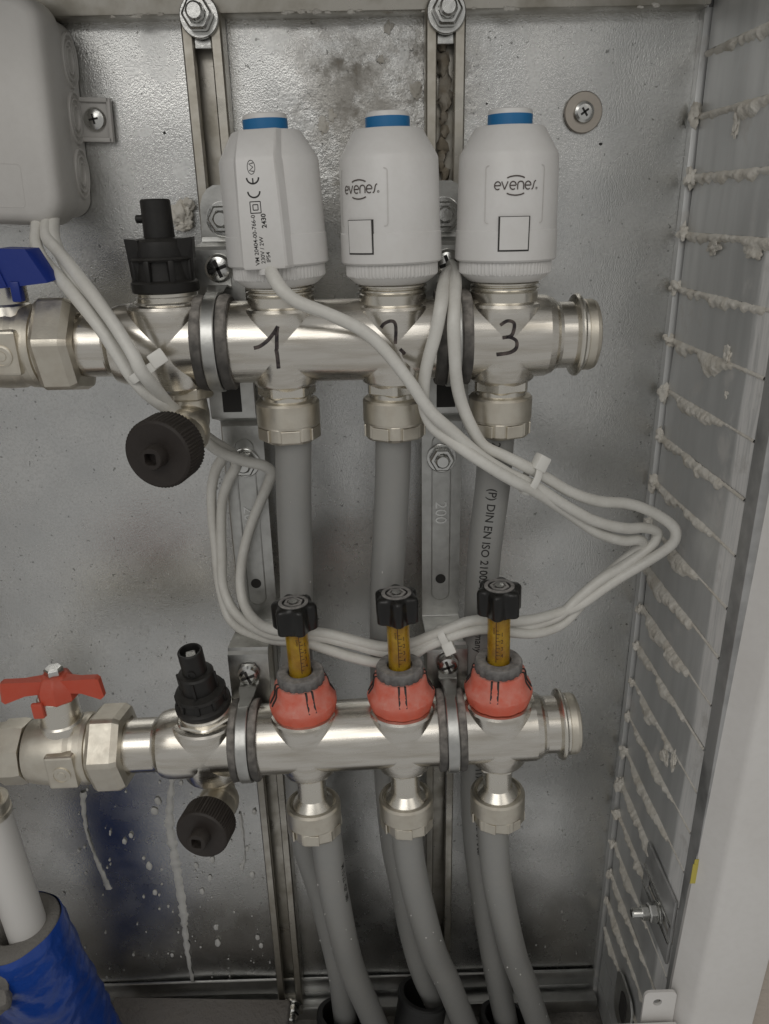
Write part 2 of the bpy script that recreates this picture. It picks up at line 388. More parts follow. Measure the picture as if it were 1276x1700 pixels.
# plaster squeezed through the slots (each bead its own piece) and the lump at its inner end
heavy = {-4: .9, -3: .5, -5: 1.3, -6: 1.2, -7: .8, -8: 1.1, -9: .8, -10: 1.3, -11: 1.0, -12: .9, -13: .8, -14: 1.0, 4: .9, 3: .7, 2: 1.0, 1: .8, 0: 1.1, -1: .9, -2: .8, 5: .5, 6: .4}
for k in range(-16, 8):
    z0 = 551.8+pitch*k; hv = heavy.get(k, 0.8); rr = random.Random(k*31+5)
    yend = rr.uniform(-16, -4) if k < 1 else rr.uniform(-34, -20)
    b_ = MB(); N = 84; rows = []
    amp = rr.uniform(.7, 1.5); ph = rr.uniform(0, 3)
    for i in range(N+1):
        y = 64-(64+37.6)*i/N; t = (64-y)/(64-yend)
        env = max(0.0, math.sin(math.pi*min(1, max(0, t*.92+.06))))
        n1 = noise.noise(Vector((y*.045, k*3.1, 0))); n2 = noise.noise(Vector((y*.22, k*5.1, 2))); n3 = noise.noise(Vector((y*.8, k*1.7, 5)))
        big = hv*env*max(0, (.9+2.6*n1)*(1.0 if k > 0 else 1.75)+1.1*n2)
        big *= 2.3; dep = 2.3+big+.8*n3+1.1*n2*(t < 1); hgt = (1.7+.9*min(2.2, big*.4)+.9*n2*(t < 1)+.5*n3) if t < 1 else .75+.25*n3
        dep = max(.8, dep) if t < 1 else max(.6, 1.0+.4*n3); hgt = max(.4, hgt)
        top = .9+.35*n3+.45*n2*(t < 1); row = []
        for j in range(8):
            f = j/7; q = math.sin(math.pi*min(1, f*1.02))**.6
            row.append((161.2-(hgt*(.55+.6*f*(1-f)*2)+.12)*q-.28*hgt*noise.noise(Vector((y*.6, f*4, k*2)))*(0 < j < 7), y, z0+top-(dep+top)*f))
        rows.append(row)
    b_.loft(rows, closed=False, cap=False)
    b_.obj('plaster_bead', 'plaster', sw, sharp=70)
    if -16 < k < 5:
        MB().blob((159.2, 64+rr.uniform(-2, 1), z0-1+rr.uniform(-1, 2)), rr.uniform(2.4, 3.9), 0.8, 0.16, 3, (.75, .8, rr.uniform(.9, 1.5)), k+40).obj('plaster_lump', 'plaster', cab, sharp=60)
for (px, py, r, sq, sd) in [(1207, 590, 4, (.5, 1, 1.2), 1), (1222, 205, 3.6, (.5, .7, 1.5), 2), (1118, 1262, 4.2, (.4, .7, 1.6), 3), (1205, 655, 1.6, (.6, 1, 1), 5), (1103, 1255, 4.0, (.4, 1.4, 1.2), 6), (1185, 410, 4.4, (.4, 1.8, .8), 8), (1250, 415, 4, (.4, 1.8, .9), 9)]:
    q = CAM+(AF+AR*((px-PX)/FPX)-AU*((py-PY)/FPX))*((160.6-CAM.x)/((AF+AR*((px-PX)/FPX)-AU*((py-PY)/FPX)).x))
    MB().blob(q, r*.85, 0.9, 0.2, 4, (sq[0]*.8, sq[1], sq[2]), sd).obj('plaster_lump', 'plaster', sw, sharp=60)
# plaster runs and splashes on the back sheet
def run(pts, wfun, name):
    r = MB(); P = spline([at(x, y, 69.2) for x, y in pts], 14); n = len(P); rings = []
    for i, p in enumerate(P):
        wd = wfun(i/(n-1))*(1+0.6*noise.noise(Vector((p.z*.16, 2, 0)))+0.5*noise.noise(Vector((p.z*.6, 5, 0))))
        dx = 0.8*noise.noise(Vector((p.z*.2, 8, 0))); y = p.y-0.2
        rings.append([(p.x+dx-wd, y+1, p.z), (p.x+dx-wd*.7, y-.35, p.z), (p.x+dx, y-.6, p.z), (p.x+dx+wd*.7, y-.35, p.z), (p.x+dx+wd, y+1, p.z)])
    r.loft(rings, closed=False, cap=False); r.obj(name, 'drip', cab, sharp=60)
run([(286, 1285), (282, 1330), (281, 1370), (289, 1420), (297, 1470), (304, 1520), (309, 1570), (315, 1610), (321, 1640)], lambda t: 1.3+2.1*math.sin(math.pi*min(1, t*1.1+.05)), 'plaster_run')
run([(137, 1315), (138, 1345), (141, 1370), (147, 1395), (158, 1425), (168, 1448), (180, 1476)], lambda t: (2.0-2.6*t if t < .6 else .4+(t-.6)*5.0), 'plaster_run')
run([(397, 1350), (403, 1385), (406, 1420), (401, 1445)], lambda t: .8+.6*math.sin(9*t), 'plaster_run')
sp = MB(); rs = random.Random(11)
spots = [(262, 1330, 3.2), (256, 1347, 3.4), (217, 1387, 2), (206, 1397, 2.2), (247, 1438, 3), (238, 1425, 1.6), (257, 1482, 2.4), (352, 1428, 2.8), (325, 1438, 2.2), (348, 1458, 2), (335, 1480, 2.4), (422, 1348, 2.2), (418, 1453, 3.2), (400, 1440, 2), (358, 1540, 2.4), (361, 1565, 3), (433, 1570, 2.4), (427, 1556, 2.4), (285, 1586, 1.8), (330, 1390, 1.6), (300, 1300, 1.8), (130, 1413, 1.6), (105, 1485, 1.6), (142, 1450, 1.2), (255, 1240, 1.6), (380, 1630, 1.5), (410, 1410, 2), (221, 1585, 1.4)]
for _ in range(100): spots.append((rs.uniform(110, 450), rs.uniform(1290, 1640), rs.uniform(.5, 1.3)))
for _ in range(16): spots.append((rs.uniform(860, 1000), rs.uniform(1290, 1600), rs.uniform(.4, 1.0)))
for _ in range(30): spots.append((rs.uniform(10, 330), rs.uniform(1040, 1130), rs.uniform(.4, .8)))
for i, (x, y, r) in enumerate(spots):
    q = at(x, y, 69.3); sp.blob(q, r*.95, .3, .3, 2 if r > 1.3 else 1, (.75, .35, rs.uniform(1.0, 1.5)), i)
sp.obj('plaster_splashes', 'drip', cab, sharp=60)['kind'] = 'stuff'
MB().blob(at(300, 356, 66), 5.4, .5, .16, 4, (.9, .6, 1.15), 3).blob(at(311, 342, 66), 3.4, .6, .16, 4, (.8, .6, 1.1), 5).blob(at(305, 374, 66), 3.4, .6, .16, 4, (1.1, .6, .8), 9).obj('plaster_lump', 'plaster', cab, sharp=60)
for i, (x, y, r) in enumerate([(645, 45, 1.8), (536, 208, 2.6), (551, 192, 1.8), (692, 150, 2.4), (633, 98, 1.3)]):
    MB().blob(at(x, y, 69.6), r, .9, .2, 3, (1, .28, 1.3), i+60).obj('plaster_lump', 'plaster', cab, sharp=60)
for i in range(26):
    MB().blob((rs.uniform(-125, 155), 57.6, 703.6+rs.uniform(-.6, .5)), rs.uniform(.5, 1.3), .6, .2, 2, (1.6, .7, .8), i+300).obj('plaster_crumb', 'plaster', cab, sharp=60)
# scratch-like dark nicks left on the sheet
nk = MB()
for x, y, r in [(273, 220, .7), (997, 239, .9), (808, 172, .5), (240, 350, .5)]: nk.blob(at(x, y, 69.6), r, .5, .4, 1, (1, .3, 1), int(x))
nk.obj('paint_fleck', 'gap', cab)

# ------------------------------------------------------------------ door frame
fr = thing('door_frame', 'white painted steel frame round the cabinet opening, running down the right edge', 'frame', (165, -55, 185)); fr.matrix_world = I4
r_ = []
prof = [(160.6, -46), (160.0, -49.5), (160.8, -50.6), (167.2, -59.6), (168.3, -60.9), (169.6, -61.6), (171.2, -61.8), (201, -61.8), (203, -61.0), (203.2, -59.2), (203.2, -54), (172, -54), (163, -47)]
fb = MB().loft([[(x, y, z) for x, y in prof] for z in (170, 192.4, 400, 600, 780)]); fb.v = [T(160, 0, 300) @ RY(1.2) @ T(-160, 0, -300) @ v for v in fb.v]; fb.obj('side_rail', 'frame', fr)
MB().box(-330, 161.5, -60.4, -57.4, 150, 193.4, T(0,0,0) @ RY(-.5), bev=.6).obj('bottom_rail', 'frame', fr)
tb = MB(); out = rrect(141.5, 159.4, 186, 214.5, 3.2, 5)
def plate_with_hole(mb, outer, hole, y0, y1):      # sheet in the XZ plane with one round hole
    cx, cz, r = hole; n = len(outer)
    inner = []
    for x, z in outer:
        a = math.atan2(z-cz, x-cx); inner.append((cx+r*math.cos(a), cz+r*math.sin(a)))
    rings = [[(x, y0, z) for x, z in inner], [(x, y0, z) for x, z in outer], [(x, y1, z) for x, z in outer], [(x, y1, z) for x, z in inner], [(x, y0, z) for x, z in inner]]
    mb.loft(rings, cap=False)
dense = []
for i, p in enumerate(out):
    q = out[(i+1) % len(out)]
    for k in range(4): dense.append((p[0]+(q[0]-p[0])*k/4, p[1]+(q[1]-p[1])*k/4))
plate_with_hole(tb, dense, (149.2, 206.5, 2.5), -54.6, -53.0); tb.obj('corner_tab', 'frame', fr)
tp = MB(); tp.box(158.2, 160.9, -51.0, -50.6, 290, 303).box(158.8, 160.9, -50.9, -50.5, 303, 306); tp.obj('tape_scrap', 'tape', fr, smooth=False)

# slotted metal plate with its bolt on the side wall
ab = thing('adjusting_plate', 'dark slotted steel plate bolted to the right side wall near the bottom', 'bracket', (160, -25, 225)); ab.matrix_world = I4
pb = MB(); pb.box(158.4, 160, -38.4, 6, 243, 262, bev=.3).box(158.4, 160, -38.4, 6, 215, 232, bev=.3).box(158.4, 160, 0, 6, 232, 243).box(158.4, 160, -38.4, -35, 232, 243); pb.obj('plate', 'edge', ab)
MB().box(157.6, 158.4, -38.4, 6, 243.2, 244.6).box(157.6, 158.4, -38.4, 6, 230.6, 232).obj('slot_rim', 'zinc', ab)
bl = MB(); Mx = T(158.2, -22, 236.5) @ RY(-90); bl.lathe([(2.9, 6), (2.9, 15.5), (2.3, 16.3)], Mx, 20); bt = bl.obj('bolt', 'zinc', ab)
MB().lathe([(6.2, .1), (6.4, .4), (6.4, 1.3), (6.2, 1.5)], Mx, 28).obj('washer', 'zinc', ab)
MB().lathe([(5.0, 1.6), (5.5, 2.4), (5.5, 5.6), (5.0, 6.4)], Mx, 48, rf=hexr(4.8, 5.5)).obj('nut', 'zinc', ab)
MB().lathe([(3.8, 6.5), (4.2, 7), (4.2, 10), (3.8, 10.5)], Mx, 48, rf=hexr(3.7, 4.2)).obj('lock_nut', 'zinc', ab)
sf = thing('slotted_foot', 'small steel foot with a long rounded slot in the bottom right corner', 'bracket', (158, 10, 100)); sf.matrix_world = I4
MB().prism(rrect(-17, 14, -24, 18, 9, 5), 0, 1.6, T(159.5, 8, 116) @ RZ(-90) @ RX(90), .3).obj('plate', 'bracket', sf)
MB().prism(rrect(-6, 6, -14, 11, 5.8, 5), 0, .5, T(158.0, 8, 116) @ RZ(-90) @ RX(90)).obj('slot', 'gap', sf)

# ================================================================== MOUNTING RAILS
def make_rail(x, label, zb, zt):
    t = thing('mounting_rail', label, 'rail', (x, 60, zb), group='vertical mounting rails'); h = zt-zb
    wd = 9.2; P = [(-wd, 0), (-wd, -12.5), (-wd+.8, -13.6), (-4.6, -13.6), (-4.0, -13.0), (-4.0, -9.5), (-5.0, -9.5), (-5.0, -12), (-wd+1.6, -12), (-wd+1.6, -1.4), (wd-1.6, -1.4), (wd-1.6, -12), (5, -12), (5, -9.5), (4, -9.5), (4, -13), (4.6, -13.6), (wd-.8, -13.6), (wd, -12.5), (wd, 0)]
    r = MB(); r.loft([[(px, py+9, z) for px, py in P] for z in (0, h)]); r.obj('channel', 'rail', t)
    for z, nm in ((h+(702-zt), 'fixing_bolt'), (61-zb, 'fixing_bolt')):
        Mx = T(0, -4.8, z) @ TOWARD
        b = MB().lathe([(3.9, 5), (3.9, 12.2), (3.0, 13)], Mx, 24).obj(nm, 'zinc', t)
        MB().lathe([(8.4, 0), (8.8, .4), (8.8, 1.6), (8.4, 2.0)], Mx, 40).obj('washer', 'zinc', b)
        MB().lathe([(5.8, 2.1), (6.8, 3.0), (6.8, 7.0), (5.7, 7.9), (4.5, 7.9), (4.1, 7.3)], Mx, 60, rf=hexr(6.1, 6.8)).obj('nut', 'zinc', b)
    MB().box(-3.9, 3.9, -2.6, -1.0, h-14, h+2, bev=.4).obj('slide_block', 'zinc', t)
    return t
rl = make_rail(-74.3, 'left steel mounting rail with a bolt at each end, behind the blotted actuator marked with the batch number', 52, 704)
rl['label'] = 'steel C-shaped mounting rail on the left, behind the printed white actuator'
rr_ = make_rail(36.8, 'steel C-shaped mounting rail on the right with plaster caught in its groove', 52, 704)
for i in range(16):
    MB().blob((36.8+random.uniform(-1.5, 1.5), 63.5, 695-i*7.5+random.uniform(-2, 2)), random.uniform(2.8, 4.2), .6, .2, 2, (.8, .35, 1.2), i+90).add([], [])
pr = MB()
for i in range(22): pr.blob((random.uniform(-1.2, 1.2), 3.0, 640-i*5.2+random.uniform(-2, 2)), random.uniform(2.4, 4.0), .7, .25, 2, (.8, .5, 1.3), i+90)
MAT['brownplaster'] = mat('brown_plaster', (0.25, 0.215, 0.165), 0.95, 0, [(260, 0.8), (900, 0.3)], var=((0.42, 0.39, 0.34), 150, 0.8))
pr.obj('plaster_residue', 'brownplaster', rr_, sharp=60)

# ================================================================== BRACKETS ("200")
TILT = RY(-1.6)
LO = Vector((-15, -20, 366.4))              # reference point of the lower bar
def axis_low(x): return 366.4+(x+15)*math.tan(rad(1.6))
def fold_plate(mb, prof, halfw, th, hole=None):    # bent strip: prof = [(y, z, halfwidth)]
    rows = []
    for i, (y, z, h) in enumerate(prof):
        a = prof[max(i-1, 0)]; b = prof[min(i+1, len(prof)-1)]
        d = Vector((b[0]-a[0], b[1]-a[1])).normalized(); nrm = Vector((-d.y, d.x))*th
        if nrm.x < 0: nrm = -nrm
        rows.append([(-h, y, z), (h, y, z), (h, y+nrm.x, z+nrm.y), (-h, y+nrm.x, z+nrm.y)])
    mb.loft(rows)
def torx_screw(parent, loc, r=6.2, name='clamp_screw'):
    Mx = T(*loc) @ TOWARD
    s_ = MB().lathe([(r*.98, 0), (r, .5), (r*.96, 2.2), (r*.78, 3.6), (r*.5, 4.3), (r*.16, 4.5)], Mx, 32); o = s_.obj(name, 'zinc', parent)
    c = MB()
    for a in (0, 90): c.box(-r*.62, r*.62, -r*.12, r*.12, 4.0, 4.75, Mx @ RZ(a+20), bev=.1)
    c.obj('cross_recess', 'gap', o); return o
def make_bracket(x, xp, label):
    t = thing('pipe_bracket', label, 'bracket', (x, 45, 350), group='steel brackets carrying both manifold bars')
    B = lambda Z: Z-350
    p = MB()
    d = xp-x
    W = 10.6
    # upper tab on the rail
    prof = [(0, B(632), 3.5), (0, B(630.5), 6.5), (0, B(627.5), 9), (0, B(623), 10.6), (0, B(609), 11), (-1, B(607), 11), (-20, B(605.5), 11), (-21.5, B(604), 11), (-21.5, B(546), 11), (-21.5, B(527), 11), (-20.5, B(524.6), 11), (-3, B(519), W), (-1.2, B(517.5), W), (0, B(515), W), (0, B(399), W), (-1, B(396.5), W), (-43, B(413), W), (-44.5, B(411), W), (-44.5, B(404), W), (-44.5, B(345), W), (-43, B(342), W), (-6, B(337), W), (-5, B(335), W), (-5, B(322), W)]
    prof = [(y, z, h) for y, z, h in prof]
    fold_plate(p, prof[:16], 0, 1.6)
    # lower stand-off
    fold_plate(p, [(0, B(399), W), (-1, B(397), W), (-20, B(401), W), (-42, B(404.5), W), (-44.2, B(403), W), (-44.5, B(400), W), (-44.5, B(345), W), (-43, B(342), W), (-6, B(337), W)], 0, 1.6)
    M0 = T(d, 0, 0); p.v = [M0 @ v if False else v for v in p.v]
    plate = p.obj('plate', 'bracket', t, sharp=25)
    # raised slot frame with hole on the middle plate
    rim = MB(); pts = [(px_, -0.25, B(z)) for px_, z in rrect(-5.0, 5.0, 409, 508, 4.9, 6)]
    rim.tube(pts+[pts[0]], 0.32, n=6, sub=1, cap=False); rim.obj('slot_rim', 'bracket', t)
    MB().lathe([(2.9, 0), (2.9, .35)], T(0, 0, B(422.6)) @ TOWARD, 24).obj('hole', 'gap', t)
    MB().box(-4.6, 4.6, -21.9, -21.4, B(528), B(547), bev=.1).obj('slot', 'gap', t)
    tx = MB().text('200', 9.0, lambda u, v: Vector((-3.1+v, -0.3-0.0*u, B(470)-u)), 'LEFT', .05)
    # give the stamped figures a little height
    n0 = len(tx.v); tx.v += [v+Vector((0, .35, 0)) for v in tx.v]
    tx.obj('stamped_number', 'zinc', t, smooth=False)
    def nut(z, y=0):
        Mx = T(0, y, B(z)) @ TOWARD
        n_ = MB().lathe([(3.7, 3), (3.7, 7.8), (2.9, 8.6)], Mx, 24).obj('stud', 'zinc', t)
        MB().lathe([(7.6, 0), (8.0, .3), (8.0, 1.2), (7.6, 1.4)], Mx, 36).obj('washer', 'zinc', n_)
        MB().lathe([(5.6, 1.4), (6.6, 2.2), (6.6, 5.2), (5.8, 6.0), (4.4, 6.0), (4, 5.4)], Mx, 60, rf=hexr(5.8, 6.6)).obj('nut', 'zinc', n_)
    nut(617); nut(495)
    torx_screw(t, (0, -21.6, B(596)), 6.6)
    torx_screw(t, (0, -45.6, B(394)+ (x+15)*.028), 6.0)
    # clamp rings with rubber lining
    for yy, zz, tl, hw in ((-45, 565.5, 0, 7.8), (-65, axis_low(x), -1.6, 7.0)):
        Mx = T(0, yy, B(zz)) @ RY(tl) @ ALONG_X
        def egg(r, z, a): return r+0.35*math.sin(5*a+z)*(r > 19)
        cl = MB().lathe([(18.4, -2.8), (21.3, -2.8), (21.6, -2.4), (21.6, 2.4), (21.3, 2.8), (18.4, 2.8)], Mx, 64, cap=False).obj('clamp_band', 'bracket', t)
        ru = MB()
        for s_ in (-1, 1):
            a, b = (3.0, hw) if s_ > 0 else (-hw, -3.0)
            ru.lathe([(18.0, a), (20.2, a), (20.8, a+.6), (20.95, (a+b)/2), (20.8, b-.6), (20.2, b), (18.0, b)], Mx, 64, rf=egg, cap=False)
        ru.obj('rubber_lining', 'rubber', cl)
        # ear of the band, bent up to the screw
        ye, ze = (-22.6, B(592)) if tl == 0 else (-46.8, B(391))
        MB().loft([[(-h_, y, z), (h_, y, z), (h_, y+1.6, z+.6), (-h_, y+1.6, z+.6)] for y, z, h_ in ((yy-2, B(zz)+21.3, 2.6), (yy+6, B(zz)+21.0, 3.4), (yy+(ye-yy)*.6, (B(zz)+21+ze)/2-.6, 4.4), (ye, ze-5, 5), (ye, ze+3, 5), (ye, ze+6.5, 3.4))]).obj('clamp_ear', 'bracket', t)
    return t
make_bracket(-70.0, -70, 'steel bracket stamped with a number on the left, its clamps beside the black vents')
make_bracket(35.4, 35.4, 'steel bracket stamped 200 on the right, between the second and third pipes')

# ================================================================== MANIFOLD BARS
def tee(mb, x, top, down, R=18, upr=13.6, dnr=11.5, base=I4):
    """vertical branch of the bar's own width: crossing it gives the X-shaped seam"""
    prof = []
    prof += [(dnr, -down), (dnr+.6, -down+.8), (R*.80, -18.4), (R*.835, -17.2), (R+.03, -3)]
    prof += [(R+.03, top), (R*.99, top+1.6), (R*.955, top+2.8), (R*.85, top+3.5), (upr+.4, top+3.7), (upr, top+4.2)]
    mb.lathe(prof, base @ T(x, 0, 0), 64)
def bar(name, label, loc, rot, tees, x0, xe, group, sh=0):
    t = thing(name, label, 'manifold', loc, rot, group)
    b = MB(); R = 18
    b.lathe([(13.8, x0), (13.8, sh-117.5), (14.2, sh-116.5), (16.6, sh-114), (17.7, sh-110.5), (R, sh-106), (R, xe-8), (17.8, xe-3.5), (16.6, xe-.5), (15.2, xe+1), (14.6, xe+2.5), (14.6, xe+8.6)], ALONG_X, 80)
    for x, top, down in tees: tee(b, x, top, down)
    bo = b.obj('tube', 'steel', t, sharp=28)
    e = MB().lathe([(14.5, xe+8.4), (17.6, xe+9.4), (18.2, xe+10.1), (18.2, xe+10.9), (17.4, xe+11.8), (15.4, xe+12.2), (15.4, xe+13.4)], ALONG_X, 64).obj('end_flange', 'bright', t)
    MB().lathe([(15.2, xe+13.3), (15.6, xe+13.9), (15.6, xe+17), (15.0, xe+18.6), (13.2, xe+19.4)], ALONG_X, 64).obj('end_plug', 'nickel', t)
    return t, b
TU = (-40.0, 9.3, 58.4)
up_t, up_b = bar('manifold_bar', 'upper nickel silver manifold bar marked 1, 2 and 3 in black pen', (0, 0, 565.6), None,
   [(-90, 14.5, 21)]+[(x, 12.4, 21) for x in TU], -140, 80.5, None)
TL = (-24.3, 25.6, 75.0)                    # local positions on the tilted lower bar
lo_t, lo_b = bar('manifold_bar', 'lower nickel silver manifold bar carrying three red capped flow meters', tuple(LO), TILT,
   [(-75, 13, 21)]+[(x, 14.3, 21) for x in TL], -125, 96.5, None, 15.5)
# threaded necks under the actuators, hex flanges under the vents
for x in TU:
    prof = [(14.7, 14.6), (14.7, 19.8), (13.9, 20.6)]
    z = 21.0
    while z < 27: prof += [(14.9, z+.25), (14.9, z+.85), (13.6, z+1.3), (13.6, z+1.7)]; z += 1.9
    MB().lathe(prof, T(x, 0, 0), 64).obj('threaded_neck', 'bright', up_t)
# marker figures drawn over the welds
def draped(mb, t_inv, P, wd, bvh, off):
    def fn(u, v):
        org = t_inv @ at(u, v, -60); tgt = t_inv @ at(u, v, 60); d = (tgt-org).normalized()
        hit, nrm, i, dist = bvh.ray_cast(org, d)
        return (hit-d*off) if hit else tgt
    mb.ribbon(P, wd, fn, sub=5)
bvh = BVHTree.FromPolygons([tuple(v) for v in up_b.v], up_b.f)
inv = T(0, 0, -565.6)
for strokes, wd in (([[(421, 578), (431, 575), (443, 566), (454, 553), (461, 542)], [(460, 542), (459, 555), (459, 572), (459, 580)], [(458, 580), (460, 592), (461, 602), (462, 612)]], 6.2),
                    ([[(632, 544), (638, 537), (648, 533), (655, 536), (657, 548), (656, 571)], [(630, 582), (634, 586), (638, 585)], [(664, 580), (672, 588)]], 5.6),
                    ([[(830, 540), (842, 533), (853, 536), (853, 548), (848, 558), (834, 561)], [(834, 561), (846, 560), (857, 566), (857, 578), (848, 585), (834, 588), (824, 589)]], 5.4)):
    d = MB()
    for P in strokes: draped(d, inv, P, wd, bvh, .35)
    d.obj('pen_number', 'marker', up_t)
# raised maker's letters, barely legible, left plain

# ================================================================== COMPRESSION FITTINGS
def make_fit_up():
    t = thing('compression_fitting', 'upper fitting', 'pipe fitting', group='compression fittings under the manifold bars')
    MB().lathe([(11.2, 0), (11.8, -.3)], I4, 48)
    MB().lathe([(12.2, 1.2), (13.3, .2), (13.3, -7.0), (12.4, -8)], I4, 72, rf=hexr(11.9, 13.3)).obj('hex_collar', 'bright', t)
    MB().lathe([(11.6, -6), (11.6, -10.5), (12.3, -11), (12.3, -13)], I4, 48).obj('turned_neck', 'bright', t)
    n = MB(); n.lathe([(12.2, -9.6), (13.8, -10.2), (14.6, -11.2), (14.6, -20.5), (14.35, -21.2), (14.3, -21.6)], I4, 96)
    n.lathe([(14.3, -21.2), (14.5, -21.6), (14.5, -27.2), (13.4, -28.6), (9.2, -29)], I4, 96, rf=hexr(13.35, 14.5, 6))
    for k in range(6): n.box(13.2, 14.25, -4.3, 4.3, -27.6, -21.9, RZ(60*k+30), bev=.35)
    n.obj('union_nut', 'nickel', t)
    return t
def make_fit_low():
    t = thing('compression_fitting', 'lower fitting', 'pipe fitting', group='compression fittings under the manifold bars')
    MB().lathe([(10.5, 3.4), (12.6, 2.8), (13.2, 2.0), (13.2, -1.4), (12.4, -2.2), (8, -2.4)], I4, 72, rf=hexr(11.8, 13.2)).obj('hex_collar', 'bright', t)
    MB().lathe([(7.6, -1.5), (7.6, -16), (7.9, -17.4), (11.2, -21.2), (11.8, -21.8), (11.9, -23.2)], I4, 56).obj('turned_neck', 'bright', t)
    n = MB(); n.lathe([(11.6, -21.8), (12.6, -20.6), (14.0, -21.2), (14.6, -22.6), (14.6, -31.5), (14.3, -32.2)], I4, 96)
    n.lathe([(14.3, -31.8), (14.5, -32.2), (14.5, -38.0), (13.4, -39.4), (9.2, -39.8)], I4, 96, rf=hexr(13.35, 14.5, 6))
    for k in range(6): n.box(13.2, 14.25, -4.3, 4.3, -38.4, -32.5, RZ(60*k+12), bev=.35)
    n.obj('union_nut', 'nickel', t)
    return t
fu = make_fit_up(); fl_ = make_fit_low()
fu['label'] = 'nickel compression fitting below the printed actuator, on the leftmost upper outlet'
fl_['label'] = 'nickel compression fitting under the leftmost red capped flow meter'
fu.matrix_world = T(TU[0]*S, 0, 549.4*S) @ RZ(8)
for i, lb, a in ((1, 'nickel compression fitting below the actuator with the half turned logo', 30), (2, 'nickel compression fitting on the upper outlet nearest the bar end', 22)):
    dup(fu, (TU[i], 0, 549.4), RZ(a), lb)
LM = T(*LO) @ TILT
def lowpt(x, z): return LM @ Vector((x, 0, z))
fl_.matrix_world = T(*(lowpt(TL[0], -19.5)*S)) @ TILT @ RX(-6) @ RZ(14)
dup(fl_, lowpt(TL[1], -19.5), TILT @ RX(-3) @ RZ(10), 'nickel compression fitting under the middle red capped flow meter')
dup(fl_, lowpt(TL[2], -19.5), TILT @ RX(-2) @ RZ(-12), 'nickel compression fitting under the rightmost red capped flow meter')

# ================================================================== ACTUATORS
def stroke_logo(mb, fn, k=1.0):
    """rounded one-line lettering 'evenes' between two arcs, 18 mm wide"""
    w_ = .42
    def e(x): 
        P = [(x+.15, 0.05)]+[(x+1.3+1.25*math.cos(rad(a)), .0+1.45*math.sin(rad(a))) for a in range(4, 322, 16)]
        return [(x+.1, .02), (x+2.5, .02)], P[1:]
    for x in (-8.6, -2.5, 3.6):
        a, b = e(x); mb.ribbon(a, w_, fn); mb.ribbon(b, w_, fn)
    mb.ribbon([(-5.7, 1.5), (-4.5, -1.45)], w_, fn); mb.ribbon([(-4.5, -1.45), (-3.2, 1.5)], w_, fn)
    mb.ribbon([(.65, -1.5), (.65, .1), (.8, .9), (1.3, 1.35), (1.9, 1.45), (2.5, 1.3), (2.95, .8), (3.05, 0), (3.05, -1.5)], w_, fn, sub=3)
    mb.ribbon([(6.4, -1.5), (6.9, -1.2), (7.2, -.5), (7.45, .6), (7.7, 1.3), (8.3, 1.75)], w_, fn, sub=3)
    mb.ribbon([(-3.6+.0, 2.75), (-2.2, 3.25), (0, 3.5), (2.0, 3.25), (3.4, 2.75)], w_*1.1, fn, sub=4)
    mb.ribbon([(-3.6, -2.85), (-2.2, -3.35), (0, -3.6), (2.0, -3.35), (3.4, -2.85)], w_*1.1, fn, sub=4)
    mb.ribbon([(8.7+.35*math.cos(a*.7), -1.1+.35*math.sin(a*.7)) for a in range(10)], .2, fn)
RB = lambda z: 21.7-(z-8.5)*.024            # housing radius with its slight draft
